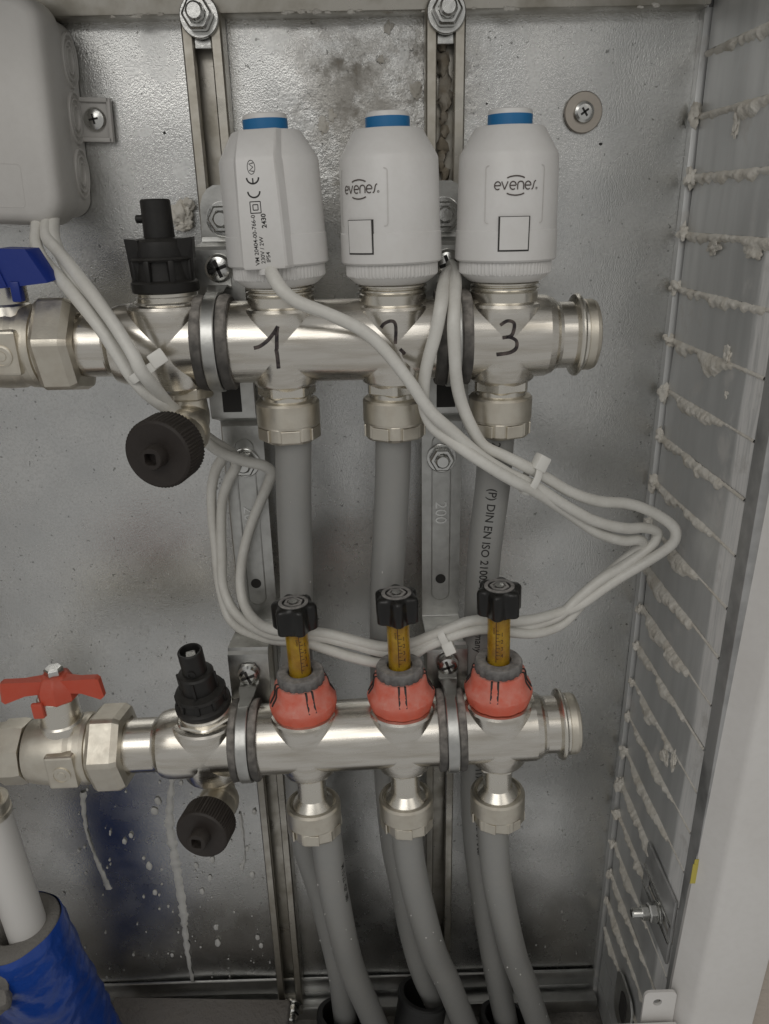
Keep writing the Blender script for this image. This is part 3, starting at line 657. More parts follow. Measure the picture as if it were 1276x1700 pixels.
def make_actuator():
    t = thing('valve_actuator', 'actuator', 'actuator', group='white valve actuators')
    # nut with fine ribs
    MB().lathe([(14.9, -0.4), (16.2, 0.2), (18.6, 2.2), (19.2, 3.0)], I4, 64).lathe([(19.2, 2.8), (19.6, 3.1), (19.9, 3.6), (19.9, 7.6), (19.4, 8.6)], I4, 288, rf=lambda r, z, a: r-(0.5 if (int(a/(2*math.pi)*288) % 4) < 2 and 3 < z < 8 else 0)).obj('ribbed_nut', 'white', t, sharp=40)
    h = MB(); h.lathe([(19.0, 8.2), (RB(8.5)-.7, 8.3), (RB(8.9), 9.0), (RB(20.4)+.05, 20.4), (RB(20.5)-.25, 20.75), (RB(21)-.22, 21.1), (RB(49)-.2, 49), (RB(50)-.8, 50.3), (14.4, 59.4), (13.7, 59.9), (9.0, 60.0)], I4, 128)
    # raised spine with the cable gland on the back (+Y)
    rings = []
    for z, hw, yo, yi in ((8.1, 8.6, 24.0, 18), (9.0, 9.0, 24.4, 18), (30, 8.5, 24.1, 18), (48, 7.9, 23.2, 18), (50, 7.8, 22.6, 17), (59.4, 7.4, 15.6, 10), (59.9, 7.2, 14.8, 9)):
        rings.append([(-hw-2.0, yi, z), (-hw-.4, yo-.8, z), (-hw+.4, yo, z), (hw-.4, yo, z), (hw+.4, yo-.8, z), (hw+2.0, yi, z)])
    h.loft(rings); h.obj('housing', 'white', t, sharp=26)
    MB().lathe([(9.0, 59.8), (9.0, 65.2), (8.6, 66.1), (7.6, 66.4)], I4, 64).obj('top_cap', 'white', t)
    MB().lathe([(9.12, 60.3), (9.12, 64.3)], I4, 64, cap=False).obj('blue_ring', 'bluering', t)
    cyl = lambda R0, u0=0, z0=0: (lambda u, v: Vector((math.sin((u+u0)/R0(v+z0))*R0(v+z0), -math.cos((u+u0)/R0(v+z0))*R0(v+z0), v+z0)))
    # shallow label field
    lf = MB(); P = rrect(-12.2, 12.6, 23.4, 44.8, 1.2, 4)
    lf.ribbon(P+[P[0]], .35, cyl(lambda z: RB(z)+.02)); lf.obj('label_field_edge', 'box', t)
    lg = MB(); stroke_logo(lg, cyl(lambda z: RB(z)+.05, 0.2, 37.4)); lg.obj('logo', 'logo', t)
    # clip window: dark gap with the clip set in it
    def patch(mb, u0, u1, z0, z1, R1, R2, n=10):
        rows = []
        for i in range(n+1):
            u = u0+(u1-u0)*i/n
            c = lambda R, z: (math.sin(u/R)*R, -math.cos(u/R)*R, z)
            rows.append([c(R1, z0), c(R2, z0), c(R2, z1), c(R1, z1)])
        mb.loft(rows)
    g = MB(); patch(g, -6.35, 6.5, 12.6, 26.0, RB(13)-.6, RB(12)+.16); g.obj('clip_gap', 'gap', t)
    c = MB(); patch(c, -5.7, 5.95, 13.25, 25.75, RB(13)-.6, RB(12)+.5); c.obj('clip', 'white', t)
    # print on the spine
    pr = MB(); fn = lambda u0, z0: (lambda a, b: Vector((-(u0-b), 24.45-(max(0, z0+a-30))*.045+.02, z0+a)) if True else None)
    def line(txt, u, z, size, bold=0.0): pr.text(txt, size, lambda a, b: Vector((-(u-b), spine_y(z+a)+.05, z+a)), 'LEFT', bold)
    spine_y = lambda z: 24.4-(z-9)*.0143 if z < 30 else 24.1-(z-30)*.05
    def st(P, wd, sub=1): pr.ribbon(P, wd, lambda u, z: Vector((-u, spine_y(z)+.05, z)), sub=sub)
    line('VM 20404-00-766-01', -1.9, 9.6, 2.35, .03); line('230V / 2W', .5, 10.2, 2.3, .03); line('IP54', 2.7, 10.6, 2.3, .03); line('2430', 2.4, 23.6, 2.7, .07)
    for h_ in (2.1, 1.0):
        q = [(-1.3-h_, 31.4-h_), (-1.3+h_, 31.4-h_), (-1.3+h_, 31.4+h_), (-1.3-h_, 31.4+h_)]
        for i in range(4): st([q[i], q[(i+1) % 4]], .36)
    arc = lambda cz, rr, a0, a1: [(-1.4+rr*math.sin(rad(a)), cz+rr*math.cos(rad(a))) for a in range(a0, a1+1, 12)]
    st(arc(34.8, 2.5, 96, 264)[::1] and [(-1.4+2.4*math.cos(rad(a)), 37.2-2.2*math.sin(rad(a))) for a in range(0, 181, 15)], .62)
    st([(-1.4+2.4*math.cos(rad(a)), 42.2-2.2*math.sin(rad(a))) for a in range(0, 181, 15)], .62); st([(-1.4, 40.0), (-1.4, 42.0)], .55)
    st([(-1.6+1.5*math.cos(rad(a)), 45.9+2.5*math.sin(rad(a))) for a in range(0, 361, 15)], .25)
    st([(-.7, 44.4), (-2.4, 44.7), (-.9, 45.9), (-2.4, 47.1), (-.7, 47.4)], .42)
    pr.obj('print', 'ink', t)
    MB().lathe([(3.6, 0), (3.6, 2.2), (3.2, 2.6)], T(0, 20.6, 5.9), 24).obj('cable_gland', 'white', t)
    return t
A = make_actuator(); A.matrix_world = T(58.3*S, 0, 590.3*S) @ RZ(-1)
A['label'] = 'white actuator with its logo facing front, above the number 3'
dup(A, (9.2, 0, 590.3), RY(-.9) @ RZ(-38), 'white actuator with its logo turned half left, above the number 2')
dup(A, (-39.6, 0, 590.3), RY(-1.8) @ RZ(173), 'white actuator showing its printed approval marks, above the number 1')

# ================================================================== VENTS
def make_vent():
    t = thing('air_vent', 'vent', 'air vent', group='black plastic vents on the manifold bars')
    MB().lathe([(13.0, -3), (14.6, -2.2), (15.4, -1.6), (15.4, .2), (14.6, .9)], I4, 72, rf=hexr(14.2, 15.4)).obj('hex_flange', 'bright', t)
    MB().lathe([(13.2, .6), (13.2, 2.6), (12.8, 3.2), (12.8, 5.6)], I4, 48).obj('threaded_neck', 'bright', t)
    b = MB()
    b.lathe([(12.6, 4.4), (14.0, 4.7), (14.4, 5.3), (14.5, 8.8), (13.6, 9.6), (12.2, 9.9), (11.4, 17.5), (11.6, 20), (10.8, 25.4), (9.6, 26.6), (6, 27.2)], I4, 64)
    for k in range(8):                      # little cages round the body
        b.box(10.8, 13.7, -1.3, 1.3, 9.2, 18.2, RZ(45*k+23), bev=.6)
    b.lathe([(11.4, 17.4), (13.2, 17.6), (13.8, 18.4), (13.2, 19.2), (11.2, 19.4)], I4, 48)
    b.obj('body', 'black', t)
    wv = MB()
    for s_ in (-1, 1):
        wv.loft([[(s_*8.5, -7.6, 9.2), (s_*13.0, -4.6, 9.2), (s_*13.0, 4.6, 9.2), (s_*8.5, 7.6, 9.2)], [(s_*8.0, -7.6, 26.3), (s_*14.1, -4.6, 26.9), (s_*14.1, 4.6, 26.9), (s_*8.0, 7.6, 26.3)]])
    wv.obj('grip_wings', 'black', t)
    tp = MB(); tp.lathe([(6.6, 26), (6.4, 29), (6.2, 41.6), (5.6, 42.2), (5.0, 41.8), (4.8, 37.5), (0.4, 37.3)], I4, 40)
    tp.lathe([(1.7, 4), (1.7, 9.0), (1.3, 9.3)], T(0, 0, 34.5) @ RZ(168) @ RY(90), 16); tp.obj('bleed_tube', 'black', t)
    MB().lathe([(2.6, 37.2), (2.6, 38.4), (2.0, 39.2), (.4, 39.3)], I4, 20).obj('bleed_pin', 'zinc', t)
    return t
V = make_vent(); V['label'] = 'tall black plastic vent standing on the upper manifold bar'
V.matrix_world = T(-89.6*S, 0, 583.6*S) @ RY(-.5) @ RZ(5)
def make_vent_low():
    t = thing('air_vent', 'black ribbed plastic vent leaning back on the lower manifold bar', 'air vent', group='black plastic vents on the manifold bars')
    MB().lathe([(13.0, -3), (14.6, -2.2), (15.4, -1.6), (15.4, .2), (14.6, .9)], I4, 72, rf=hexr(14.2, 15.4)).obj('hex_flange', 'bright', t)
    MB().lathe([(13.2, .6), (13.2, 2.6), (12.8, 3.2), (12.8, 5.6)], I4, 48).obj('threaded_neck', 'bright', t)
    b = MB()
    b.lathe([(12.4, 4.2), (13.6, 4.5), (14.0, 5.2), (14.0, 7.6), (13.0, 8.4), (12.2, 8.8), (11.6, 13), (12.4, 13.2), (12.9, 13.8), (12.2, 15.2), (10.2, 15.8), (8.9, 16.4), (8.9, 25.6), (8.2, 26.6), (6.6, 27)], I4, 64)
    for k in range(9): b.box(10.6, 13.0, -1.1, 1.1, 8.4, 14.6, RZ(40*k+12), bev=.5)
    for k in range(4): b.box(8.0, 9.9, -.7, .7, 9, 25.6, RZ(90*k+20), bev=.3)
    b.obj('body', 'black', t)
    tp = MB(); tp.lathe([(6.1, 26), (6.1, 39.2), (5.7, 39.8), (4.9, 39.6), (4.6, 36), (0.4, 35.8)], I4, 40)
    tp.lathe([(2.0, 5.2), (2.0, 6.7), (1.5, 6.8), (1.4, 6.2), (.3, 6.1)], T(0, 0, 29.5) @ RZ(-70) @ RY(90), 16); tp.obj('bleed_tube', 'black', t)
    MB().box(-2.6, 2.6, -2.6, 2.6, 35.6, 37.8, RZ(35), bev=.5).obj('bleed_pin', 'zinc', t)
    return t
VL = make_vent_low(); VL.matrix_world = T(*(lowpt(-74.5, 18.5)*S)) @ TILT @ RX(7) @ RY(-2.5) @ RZ(-20)

# ================================================================== DRAIN VALVES
def make_drain(root_pt, front_c, axis, label, R=15.0, th=15):
    t = thing('drain_valve', label, 'drain valve', (0, 0, 0), group='drain valves with knurled black caps')
    ax = Vector(axis).normalized(); fc = Vector(front_c); bc = fc-ax*th; rp = Vector(root_pt)
    MB().lathe([(9.4, 3), (10.4, 2.4), (10.8, 1.4), (10.8, -3), (10, -3.8)], T(*rp), 60, rf=hexr(9.6, 10.8)).obj('hex_nut', 'nickel', t)
    el = MB(); P = [rp+Vector((0, 0, -2)), rp+Vector((0, 0, -9)), rp+Vector((0, 0, -13))+(-ax)*(-1), (bc-ax*9)*.65+(rp+Vector((0, 0, -15)))*.35, bc-ax*6, bc+ax*2]
    el.tube(P, lambda q: 7.0+3.6*q, n=28, sub=6); el.blob(P[3], 10.6, .02, .02, 3); el.obj('elbow_body', 'nickel', t)
    n = 240
    Mx = aim(bc, ax)
    k = MB().lathe([(R*.80, 0), (R*.95, .4), (R, 1.2), (R, th-1.8), (R*.96, th-.8), (R*.9, th), (R*.5, th-.4), (5.6, th-.5)], Mx, n, rf=lambda r, z, a: r-(.6 if (int(a/(2*math.pi)*n) % 4) < 2 and 1 <= z <= th-1.5 else 0))
    k.obj('knurled_cap', 'brownblack', t, sharp=40)
    MB().lathe([(5.0, th-1), (4.8, th+5.0), (4.4, th+5.6), (3.2, th+5.6), (2.8, th+5.0), (2.6, th+1.5), (.2, th+1.4)], Mx, 32, rf=lambda r, z, a: r if r > 3.3 or r < .5 else min(r, 2.5/max(abs(math.cos(a)), abs(math.sin(a))))).obj('square_spigot', 'brownblack', t)
    return t
make_drain((-84.5, 0, 545), at(260, 756, -46), (-.22, -.96, -.02), 'drain valve with a black knurled cap below the upper bar')
q = lowpt(-73, -19); make_drain(tuple(q), at(333, 1388, -54), (-.18, -.95, .07), 'drain valve with a black knurled cap below the lower bar', 13.6, 14)

# ================================================================== FLOW METERS
def make_meter():
    t = thing('flow_meter', 'meter', 'flow meter', group='flow meters with red caps')
    c = MB()
    def lobes(r, z, a): return r*(1-.05*(math.cos(3*a)**2 if 24 < z < 34 else 0)-(0.022*(1-abs(math.cos(6*a))) if z < 24 else 0))
    c.lathe([(15.2, 16.9), (15.9, 17.0), (16.9, 20.6), (17.25, 22.6), (17.25, 23.6), (16.5, 25.8), (14.9, 28.2), (14.3, 29.6), (13.7, 33.3), (12.8, 34.5), (10, 34.8)], I4, 96, rf=lobes)
    o = c.obj('red_cap', 'redcap', t, sharp=30)
    g = MB()
    for k in range(4):
        for s_ in (-1, 1):
            a0 = 90*k; off = 1.55*s_
            P = [(12.3, 34.7), (12.9, 34.5), (13.45, 33.3), (13.9, 29.7), (14.45, 28.3), (15.2, 27.2), (15.8, 26.2), (16.5, 24.8)]
            rows = []
            for r, z in P:
                rows.append([(r-.5, off-.5, z), (r+.2, off-.5, z+.12), (r+.2, off+.5, z+.12), (r-.5, off+.5, z)])
            g.loft(rows, RZ(a0))
    g.obj('cap_groove', 'gap', o)
    n = 108
    MB().lathe([(11.2, 33.8), (11.9, 34.2), (11.9, 38.8), (11.2, 39.9), (7.4, 40.2), (6.4, 39.8), (6.0, 38)], I4, n, rf=lambda r, z, a: r-(.55 if (int(a/(2*math.pi)*n) % 6) < 2 and r > 11.1 and z < 38 else 0)).obj('ribbed_collar', 'collar', t, sharp=40)
    MB().lathe([(5.6, 37), (5.6, 69)], I4, 40, cap=False).lathe([(4.9, 69), (4.9, 37)], I4, 40, cap=False).obj('sight_glass', 'glass', t)
    MB().lathe([(4.4, 37), (4.4, 69)], I4, 32).obj('amber_core', 'amber', t)
    s_ = MB(); cy = lambda u, v: Vector((math.sin(u/5.68)*5.68, -math.cos(u/5.68)*5.68, v))
    s_.ribbon([(-.6, 41.5), (-.6, 66)], .42, cy)
    for k in range(9): s_.ribbon([(-.6, 43.5+k*2), (1.4 if k % 2 else .6, 43.5+k*2)], .36, cy)
    for k, d in enumerate('4321'): s_.text(d, 3.0, lambda u, v, k=k: cy(1.6+u, 44.4+k*4+v), 'LEFT', .02)
    s_.text('l/min', 1.8, lambda u, v: cy(-1.2-v, 61-u), 'LEFT', .02)
    MAT.setdefault('scale', mat('scale_print', (0.10, 0.035, 0.01), .5)); s_.obj('scale', 'scale', t)
    kb = MB(); n = 120
    star = lambda r, z, a: r if r < 8 else max(7.9, r-2.6*(0.5-0.5*math.cos(6*a+math.pi))**.9)
    kb.lathe([(5.7, 64.2), (8.6, 64.3), (10.8, 64.9), (11.4, 65.7), (11.4, 76.4), (11.0, 77.5), (10.0, 78.4), (7.6, 78.7), (7.4, 78.3)], I4, n, rf=star); ko = kb.obj('knob', 'knob', t, sharp=50)
    MB().lathe([(7.3, 78.0), (7.3, 78.9), (6.9, 79.1), (5.6, 79.1), (5.4, 78.6)], I4, 48, cap=False).obj('knob_ring', 'collar', ko)
    MB().lathe([(4.9, 77.9), (4.7, 79.0), (3.4, 79.1), (3.2, 78.4), (2.6, 78.4)], I4, 60, rf=hexr(4.3, 4.9)).obj('hex_insert', 'collar', ko)
    MB().lathe([(2.3, 78.3), (2.1, 79.4), (1.2, 79.5)], I4, 20).obj('center_pin', 'zinc', ko)
    return t
FMt = make_meter(); FMt['label'] = 'leftmost flow meter with a red cap, black star knob and darkest amber glass'
FMt.matrix_world = T(*(lowpt(TL[0], 0)*S)) @ TILT @ RZ(22)
m2 = dup(FMt, lowpt(TL[1], 1.0), TILT @ RZ(2), 'middle flow meter with a dusty red cap, below the number 2')
m3 = dup(FMt, lowpt(TL[2], 1.5), TILT @ RX(1) @ RZ(-16), 'rightmost flow meter with a red cap, nearest the bar end')
for m_, up_ in ((m2, 1.2), (m3, 2.4)):      # these two are opened a little further: the knob stands higher on its tube
    for k_ in kids(m_):
        if k_.name.startswith('knob'): k_.location.z += up_*S

# ================================================================== BALL VALVES
def make_valve(x, loc, rot, label, cat, lever):
    t = thing('ball_valve', label, 'ball valve', loc, rot, 'ball valves feeding the manifold bars')
    n = MB(); Mx = T(x, 0, 0) @ ALONG_X
    n.lathe([(17, 0), (20.6, .6), (22.0, 2.6), (22.0, 13.5), (20.2, 16.6), (15.4, 17.2), (14.4, 16.4), (13.9, 16.2)], Mx @ RZ(18), 96, rf=hexr(19.6, 22.0)); n.obj('union_nut', 'nickel', t, sharp=24)
    b = MB(); b.lathe([(14.5, -33.5), (15.8, -33), (16.6, -31), (17.2, -27), (18.0, -22), (18.4, -17), (18.2, -11), (17.2, -8.6), (17.0, -6.5), (18.2, -6.2), (18.4, -3), (17.6, -1.2), (16.6, -.8), (16.6, .4)], Mx, 72)
    b.box(x-19, x-4.5, -19.6, 0, -9.5, 9.5, I4, bev=1.2)
    bo = b.obj('body', 'nickel', t, sharp=28)
    MB().lathe([(4.6, 19.6), (4.6, 20.1), (3.8, 20.3), (3.7, 19.9), (2.2, 19.9), (2.0, 20.2), (.3, 20.3)], T(x-11.5, 0, -1) @ TOWARD, 32).obj('stamped_disc', 'nickel', bo)
    MB().lathe([(12, -64), (15.0, -58), (15.8, -48), (17.2, -47), (17.4, -38), (16.6, -34.6), (15, -34.2)], Mx @ RZ(10), 72, rf=hexr(15.6, 17.4, 8)).obj('hex_end', 'nickel', t)
    st_ = MB().lathe([(11.5, 14), (10.6, 18), (9.8, 19), (9.6, 32.5), (8.8, 33.2)], T(x-14.5, 0, 0), 48).obj('stem', 'bright', t)
    return t
RVx = -133.5
RV = make_valve(RVx, tuple(LO), TILT, 'brass ball valve with a red wing lever at the lower left', 'ball valve', 'red')
UV = make_valve(-146, (0, 0, 566), None, 'brass ball valve with a blue wing lever at the upper left', 'ball valve', 'blue')
def lever_red(t, x, mt):
    h = MB()
    h.lathe([(9.5, 24), (10.4, 25), (10.2, 31), (7.6, 36.5), (6.0, 37.6), (3.0, 37.8)], T(x, 0, 8) @ RZ(12), 48, rf=hexr(9.4, 10.4, 8))
    h.box(-10.2, -4.6, -10.6, -8.2, 18.4, 27, T(x, 0, 8), bev=.8)
    for s_ in (-1, 1):
        h.loft([[(p[0], p[1], p[2]+8) for p in q] for q in [[(x+s_*4, -5.2, 29.4), (x+s_*4, 1.0, 29.4), (x+s_*4, 1.0, 37.0), (x+s_*4, -5.2, 36.4)],
                [(x+s_*14, -6.0, 29.0), (x+s_*14, -1.6, 29.0), (x+s_*14, -1.6, 37.0), (x+s_*14, -6.0, 37)],
                [(x+s_*23.6, -8.0, 26.4), (x+s_*23.6, -3.8, 26.4), (x+s_*23.0, -3.8, 38.4), (x+s_*22.6, -8.0, 38.4)],
                [(x+s_*25.4, -7.4, 27.6), (x+s_*25.4, -4.4, 27.6), (x+s_*24.6, -4.4, 37.4), (x+s_*24.2, -7.4, 37.4)]]])
    o = h.obj('lever', mt, t, sharp=30)
    MB().lathe([(3.8, 37.6), (4.6, 37.9), (4.6, 40.6), (3.9, 41.3), (2, 41.4)], T(x, 0, 8) @ RZ(20), 48, rf=hexr(4.0, 4.6)).obj('lever_nut', 'zinc', o)
lever_red(RV, RVx-13, 'redlever')
hb = MB()
hb.loft([[(x-5.5+(3 if x > -140 else 0), y, 26+(z-26)*.80) for x, y, z in q] for q in [[(-170, -8, 26.0), (-170, 4, 26), (-170, 4, 44), (-170, -8, 43)], [(-156, -13.0, 26), (-156, 3, 26), (-156, 3, 45), (-156, -12, 43.6)], [(-148, -15.0, 26.4), (-148, 0, 26.4), (-148, 0, 46.2), (-148, -14, 46.0)], [(-132.5, -14, 28.6), (-132.5, -4, 28.6), (-137.5, -4, 45.6), (-139.5, -14, 45.4)], [(-130.5, -12, 29.6), (-130.5, -6, 29.6), (-136, -6, 44), (-138, -12, 44)]]])
hb.lathe([(10.5, 22), (11, 23), (11, 31), (9, 38), (5, 39)], T(-171, 0, 0), 48)
hb.box(-150.5, -146.5, -15.4, -10.6, 20.6, 29, bev=.7)
hb.loft([[(-153, -15.4, 27), (-151.5, -15.6, 27), (-151.5, -13, 27), (-153, -13, 27)], [(-156, -15.0, 36), (-154.4, -15.2, 36), (-154.4, -12, 36), (-156, -12, 36)], [(-160, -13.4, 40), (-158.4, -13.4, 40), (-158.4, -11, 40), (-160, -11, 40)]])
hb.obj('lever', 'bluelever', UV, sharp=30)

# ================================================================== PIPES
def path_frames(P):
    out = []
    for i, p in enumerate(P):
        t = (P[min(i+1, len(P)-1)]-P[max(i-1, 0)]).normalized()
        view = (CAM-p); view = (view-t*view.dot(t)).normalized(); out.append((p, t, view, t.cross(view)))
    return out
def make_pipe(pts, label, group, r=8.5, prints=()):
    W = [at(*p) for p in pts]; P = spline(W, 10)
    mb = MB().tube(W, r, n=36, sub=10)
    o = mb.obj('heating_pipe', 'pipe'); tag(o, label, 'pipe', group)
    Lc = [0]
    for a, b in zip(P, P[1:]): Lc.append(Lc[-1]+(b-a).length)
    def on(s, ang):
        s = max(0, min(Lc[-1]-1e-3, s)); i = max(k for k in range(len(Lc)) if Lc[k] <= s); i = min(i, len(P)-2)
        f = (s-Lc[i])/(Lc[i+1]-Lc[i]); p = P[i].lerp(P[i+1], f)
        t = (P[i+1]-P[i]).normalized(); v = Vector((0, -1, 0)); v = (v-t*v.dot(t)).normalized(); b = t.cross(v)
        return p+(v*math.cos(ang)+b*math.sin(ang))*(r+.12)
    sp_ = MB(); rq = random.Random(len(P)*7+int(W[0].x))
    for i in range(9):
        q = on(rq.uniform(15, Lc[-1]-10), rq.uniform(-1.2, 1.2)); sp_.blob(q-o.location/S, rq.uniform(.18, .62), .4, .3, 1, (1, 1, rq.uniform(1, 1.8)), i)
    sp_.obj('plaster_specks', 'drip', o, sharp=60)['kind'] = 'stuff'
    if prints:
        t_ = MB()
        for s0, ang, txt, size in prints:
            t_.text(txt, size, lambda u, v: on(s0+u, ang-v/r), 'LEFT', .04)
        org = o.location/S
        t_.v = [v-org for v in t_.v]; t_.obj('pipe_print', 'ink', o, smooth=False)['kind'] = 'stuff'
    return o
GP = 'grey heating pipes'
make_pipe([(487, 715, 0), (487, 800, 0), (489, 880, 3), (492, 960, 5), (492, 1040, 7), (493, 1150, 9), (497, 1280, 10), (506, 1391, 13), (534, 1485, 19), (562, 1602, 27), (571, 1673, 34), (578, 1740, 40)], 'grey pipe dropping from the number 1 fitting, behind the leftmost flow meter', GP)
make_pipe([(653, 715, 0), (651, 800, 1), (646, 900, 3), (641, 1000, 6), (640, 1100, 8), (643, 1250, 9), (654, 1391, 12), (669, 1471, 18), (684, 1551, 25), (703, 1617, 31), (724, 1664, 36), (745, 1715, 42)], 'grey pipe dropping from the number 2 fitting, behind the middle flow meter', GP, prints=[(197, -.25, '93m / 507m  ->', 4.6)])
make_pipe([(824, 715, 0), (818, 800, 1), (805, 905, 3), (798, 1000, 6), (792, 1100, 8), (789, 1250, 9), (791, 1381, 11), (803, 1485, 17), (819, 1588, 24), (835, 1673, 31), (850, 1740, 36)], 'grey pipe printed DIN EN ISO 21003 dropping from the number 3 fitting', GP,
   prints=[(-3+6, .35, '200C 8    (P) DIN EN ISO 21003 Made in Germany', 5.6), (180, .12, '55949   117   PE-Xc  Rmw  Kl  5 / 6 bar', 5.2)])
make_pipe([(538, 1380, -20), (542, 1395, -20), (549, 1450, -17), (558, 1500, -12), (581, 1600, 4), (611, 1673, 18), (640, 1740, 30)], 'front grey pipe curving down to the right from the leftmost lower fitting', GP, prints=[(22, -.95, 'M 15 22  42P  080', 4.4)])
make_pipe([(673, 1370, -20), (675, 1386, -20), (682, 1438, -18), (696, 1499, -12), (719, 1579, 0), (741, 1626, 8), (764, 1682, 17), (790, 1745, 28)], 'front grey pipe curving down to the right from the middle lower fitting', GP)
make_pipe([(817, 1360, -20), (818, 1377, -20), (822, 1438, -18), (831, 1494, -14), (851, 1579, -2), (868, 1626, 6), (889, 1687, 15), (912, 1750, 26)], 'front grey pipe curving down to the right from the rightmost lower fitting', GP)
for (x, y, Y, lb) in ((568, 1688, 33, 'black conduit collar round the leftmost rear pipe at the floor'), (703, 1652, 33, 'black conduit collar round the middle rear pipe at the floor'), (838, 1692, 32, 'black conduit collar round the rightmost rear pipe at the floor')):
    q = at(x, y, Y); c = MB().lathe([(17.5, -40), (17.5, -3), (18.6, -2), (18.6, 1), (17.6, 2), (14.8, 2), (14.2, 0), (14, -40)], T(*q) @ RX(-14) @ RY(10), 48, cap=False)
    tag(c.obj('conduit_collar', 'conduit'), lb, 'conduit', 'black conduit collars at the floor')

# white pipe and its insulated sleeve, lower left
wp = thing('white_pipe', 'white plastic pipe coming down at the left into the blue insulated sleeve', 'pipe'); 
a_, b_ = at(-19, 1350, 0), at(60, 1585, 0); ax = (b_-a_).normalized()
MB().tube([a_, a_+ax*60, a_+ax*150], 11.6, n=40, sub=3).obj('tube', 'whitepipe', wp)
MB().lathe([(11.6, -9), (12.4, -8.4), (12.4, -5), (11.8, -4.4), (11.8, -2), (12.5, -1.4), (12.5, 1.2), (11.8, 1.8)], aim(a_, ax), 48).lathe([(9, -30), (9, -8)], aim(a_, ax), 32).obj('brass_ring', 'nickel', wp)
sl = thing('pipe_sleeve', 'blue foil covered foam insulation sleeve round the white pipe at lower left', 'insulation')
rim = at(27, 1540, 0); sax = Vector((.15, .02, -1)).normalized(); Mx = aim(rim, sax)
n = 72
fold = lambda r, z, a: r*(1+.016*math.sin(z*.42+3*noise.noise(Vector((math.cos(a)*1.2, math.sin(a)*1.2, z*.03)))*2+a*1.5)*min(1, z/14)+.05*noise.noise(Vector((math.cos(a)*1.5, math.sin(a)*1.5, z*.05)))+.022*noise.noise(Vector((math.cos(a)*3+z*.10, math.sin(a)*3, z*.26)))) if r > 14 else r
MB().lathe([(26.2, -1)]+[(26.6+.25*z**.5, z) for z in range(0, 160, 2)], Mx, n, rf=fold, cap=False).obj('foil', 'sleeve', sl, sharp=70)
MB().lathe([(12.4, 30), (12.4, -.5), (13.5, -1.0), (20, -.6), (25.4, -.4), (26.0, .6), (26.0, 20)], Mx, n, rf=lambda r, z, a: r*(1+.03*noise.noise(Vector((math.cos(a)*2, math.sin(a)*2, z*.1)))), cap=False).obj('foam', 'foam', sl, sharp=70)

# ================================================================== CABLES
def cable(pts, label, r=2.75):
    mb = MB().tube([at(*p) for p in pts], r, n=14, sub=6, wob=lambda q, a: 0.07*noise.noise(q*.05)+0.05*noise.noise(Vector((q.x*.12, q.z*.12, math.cos(a)))))
    return tag(mb.obj('actuator_cable', 'cable'), label, 'cable', 'white actuator cables')
cable([(449, 448, -22), (455, 462, -26), (470, 483, -29), (495, 502, -29), (545, 521, -28), (600, 548, -27), (640, 583, -27), (680, 634, -27), (715, 684, -25), (750, 716, -22), (795, 755, -19), (840, 784, -17), (885, 806, -13), (948, 845, -5), (993, 867, 2), (1039, 877, 9), (1068, 876, 13), (1088, 881, 16), (1090, 891, 17), (1078, 909, 17), (1032, 941, 15), (1000, 960, 12), (959, 993, 9), (924, 1024, 5), (870, 1040, 0), (809, 1042, -5), (760, 1046, -6), (709, 1064, -7), (682, 1078, -7), (639, 1083, -7), (588, 1070, -7), (536, 1058, -7), (500, 1055, -8), (453, 1054, 4), (412, 1036, 20), (385, 1010, 30), (370, 972, 36), (368, 925, 38), (367, 879, 38), (369, 831, 38), (381, 795, 36), (392, 772, 34), (385, 752, 30), (345, 727, 16), (282, 682, -16), (244, 654, -24), (219, 626, -26), (194, 588, -25), (163, 541, -23), (119, 485, -14), (78, 439, 4), (60, 408, 18), (60, 383, 28), (63, 360, 34)], 'white cable leaving the underside of the printed actuator and crossing the number 2')
cable([(722, 441, 22), (735, 438, 24), (748, 440, 20), (755, 452, 8), (756, 470, -6), (754, 500, -20), (753, 540, -26), (755, 600, -24), (759, 640, -20), (768, 675, -17), (784, 712, -16), (803, 740, -15), (835, 756, -15), (872, 774, -14), (903, 791, -9), (948, 817, -3), (993, 832, 4), (1042, 836, 10), (1080, 849, 12), (1112, 869, 11), (1122, 886, 10), (1113, 906, 11), (1074, 932, 13), (1032, 957, 13), (1000, 978, 11), (959, 1006, 8), (924, 1018, 5), (886, 1028, -1), (851, 1031, -5), (809, 1029, -6), (777, 1032, -7), (739, 1046, -7), (709, 1058, -7), (682, 1068, -7), (639, 1074, -7), (588, 1063, -7), (536, 1051, -7), (505, 1050, -8), (453, 1045, 0), (425, 1032, 14), (406, 1005, 26), (399, 965, 33), (404, 918, 35), (418, 868, 35), (436, 824, 33), (447, 798, 31), (450, 784, 29), (437, 773, 27), (404, 765, 25), (365, 750, 19), (330, 723, 6), (290, 684, -12), (260, 648, -24), (235, 618, -31), (220, 588, -31), (194, 546, -27), (163, 502, -21), (132, 461, -11), (96, 417, 8), (78, 395, 20), (77, 373, 30), (80, 355, 36)], 'white cable looping out behind the middle actuator to the right')
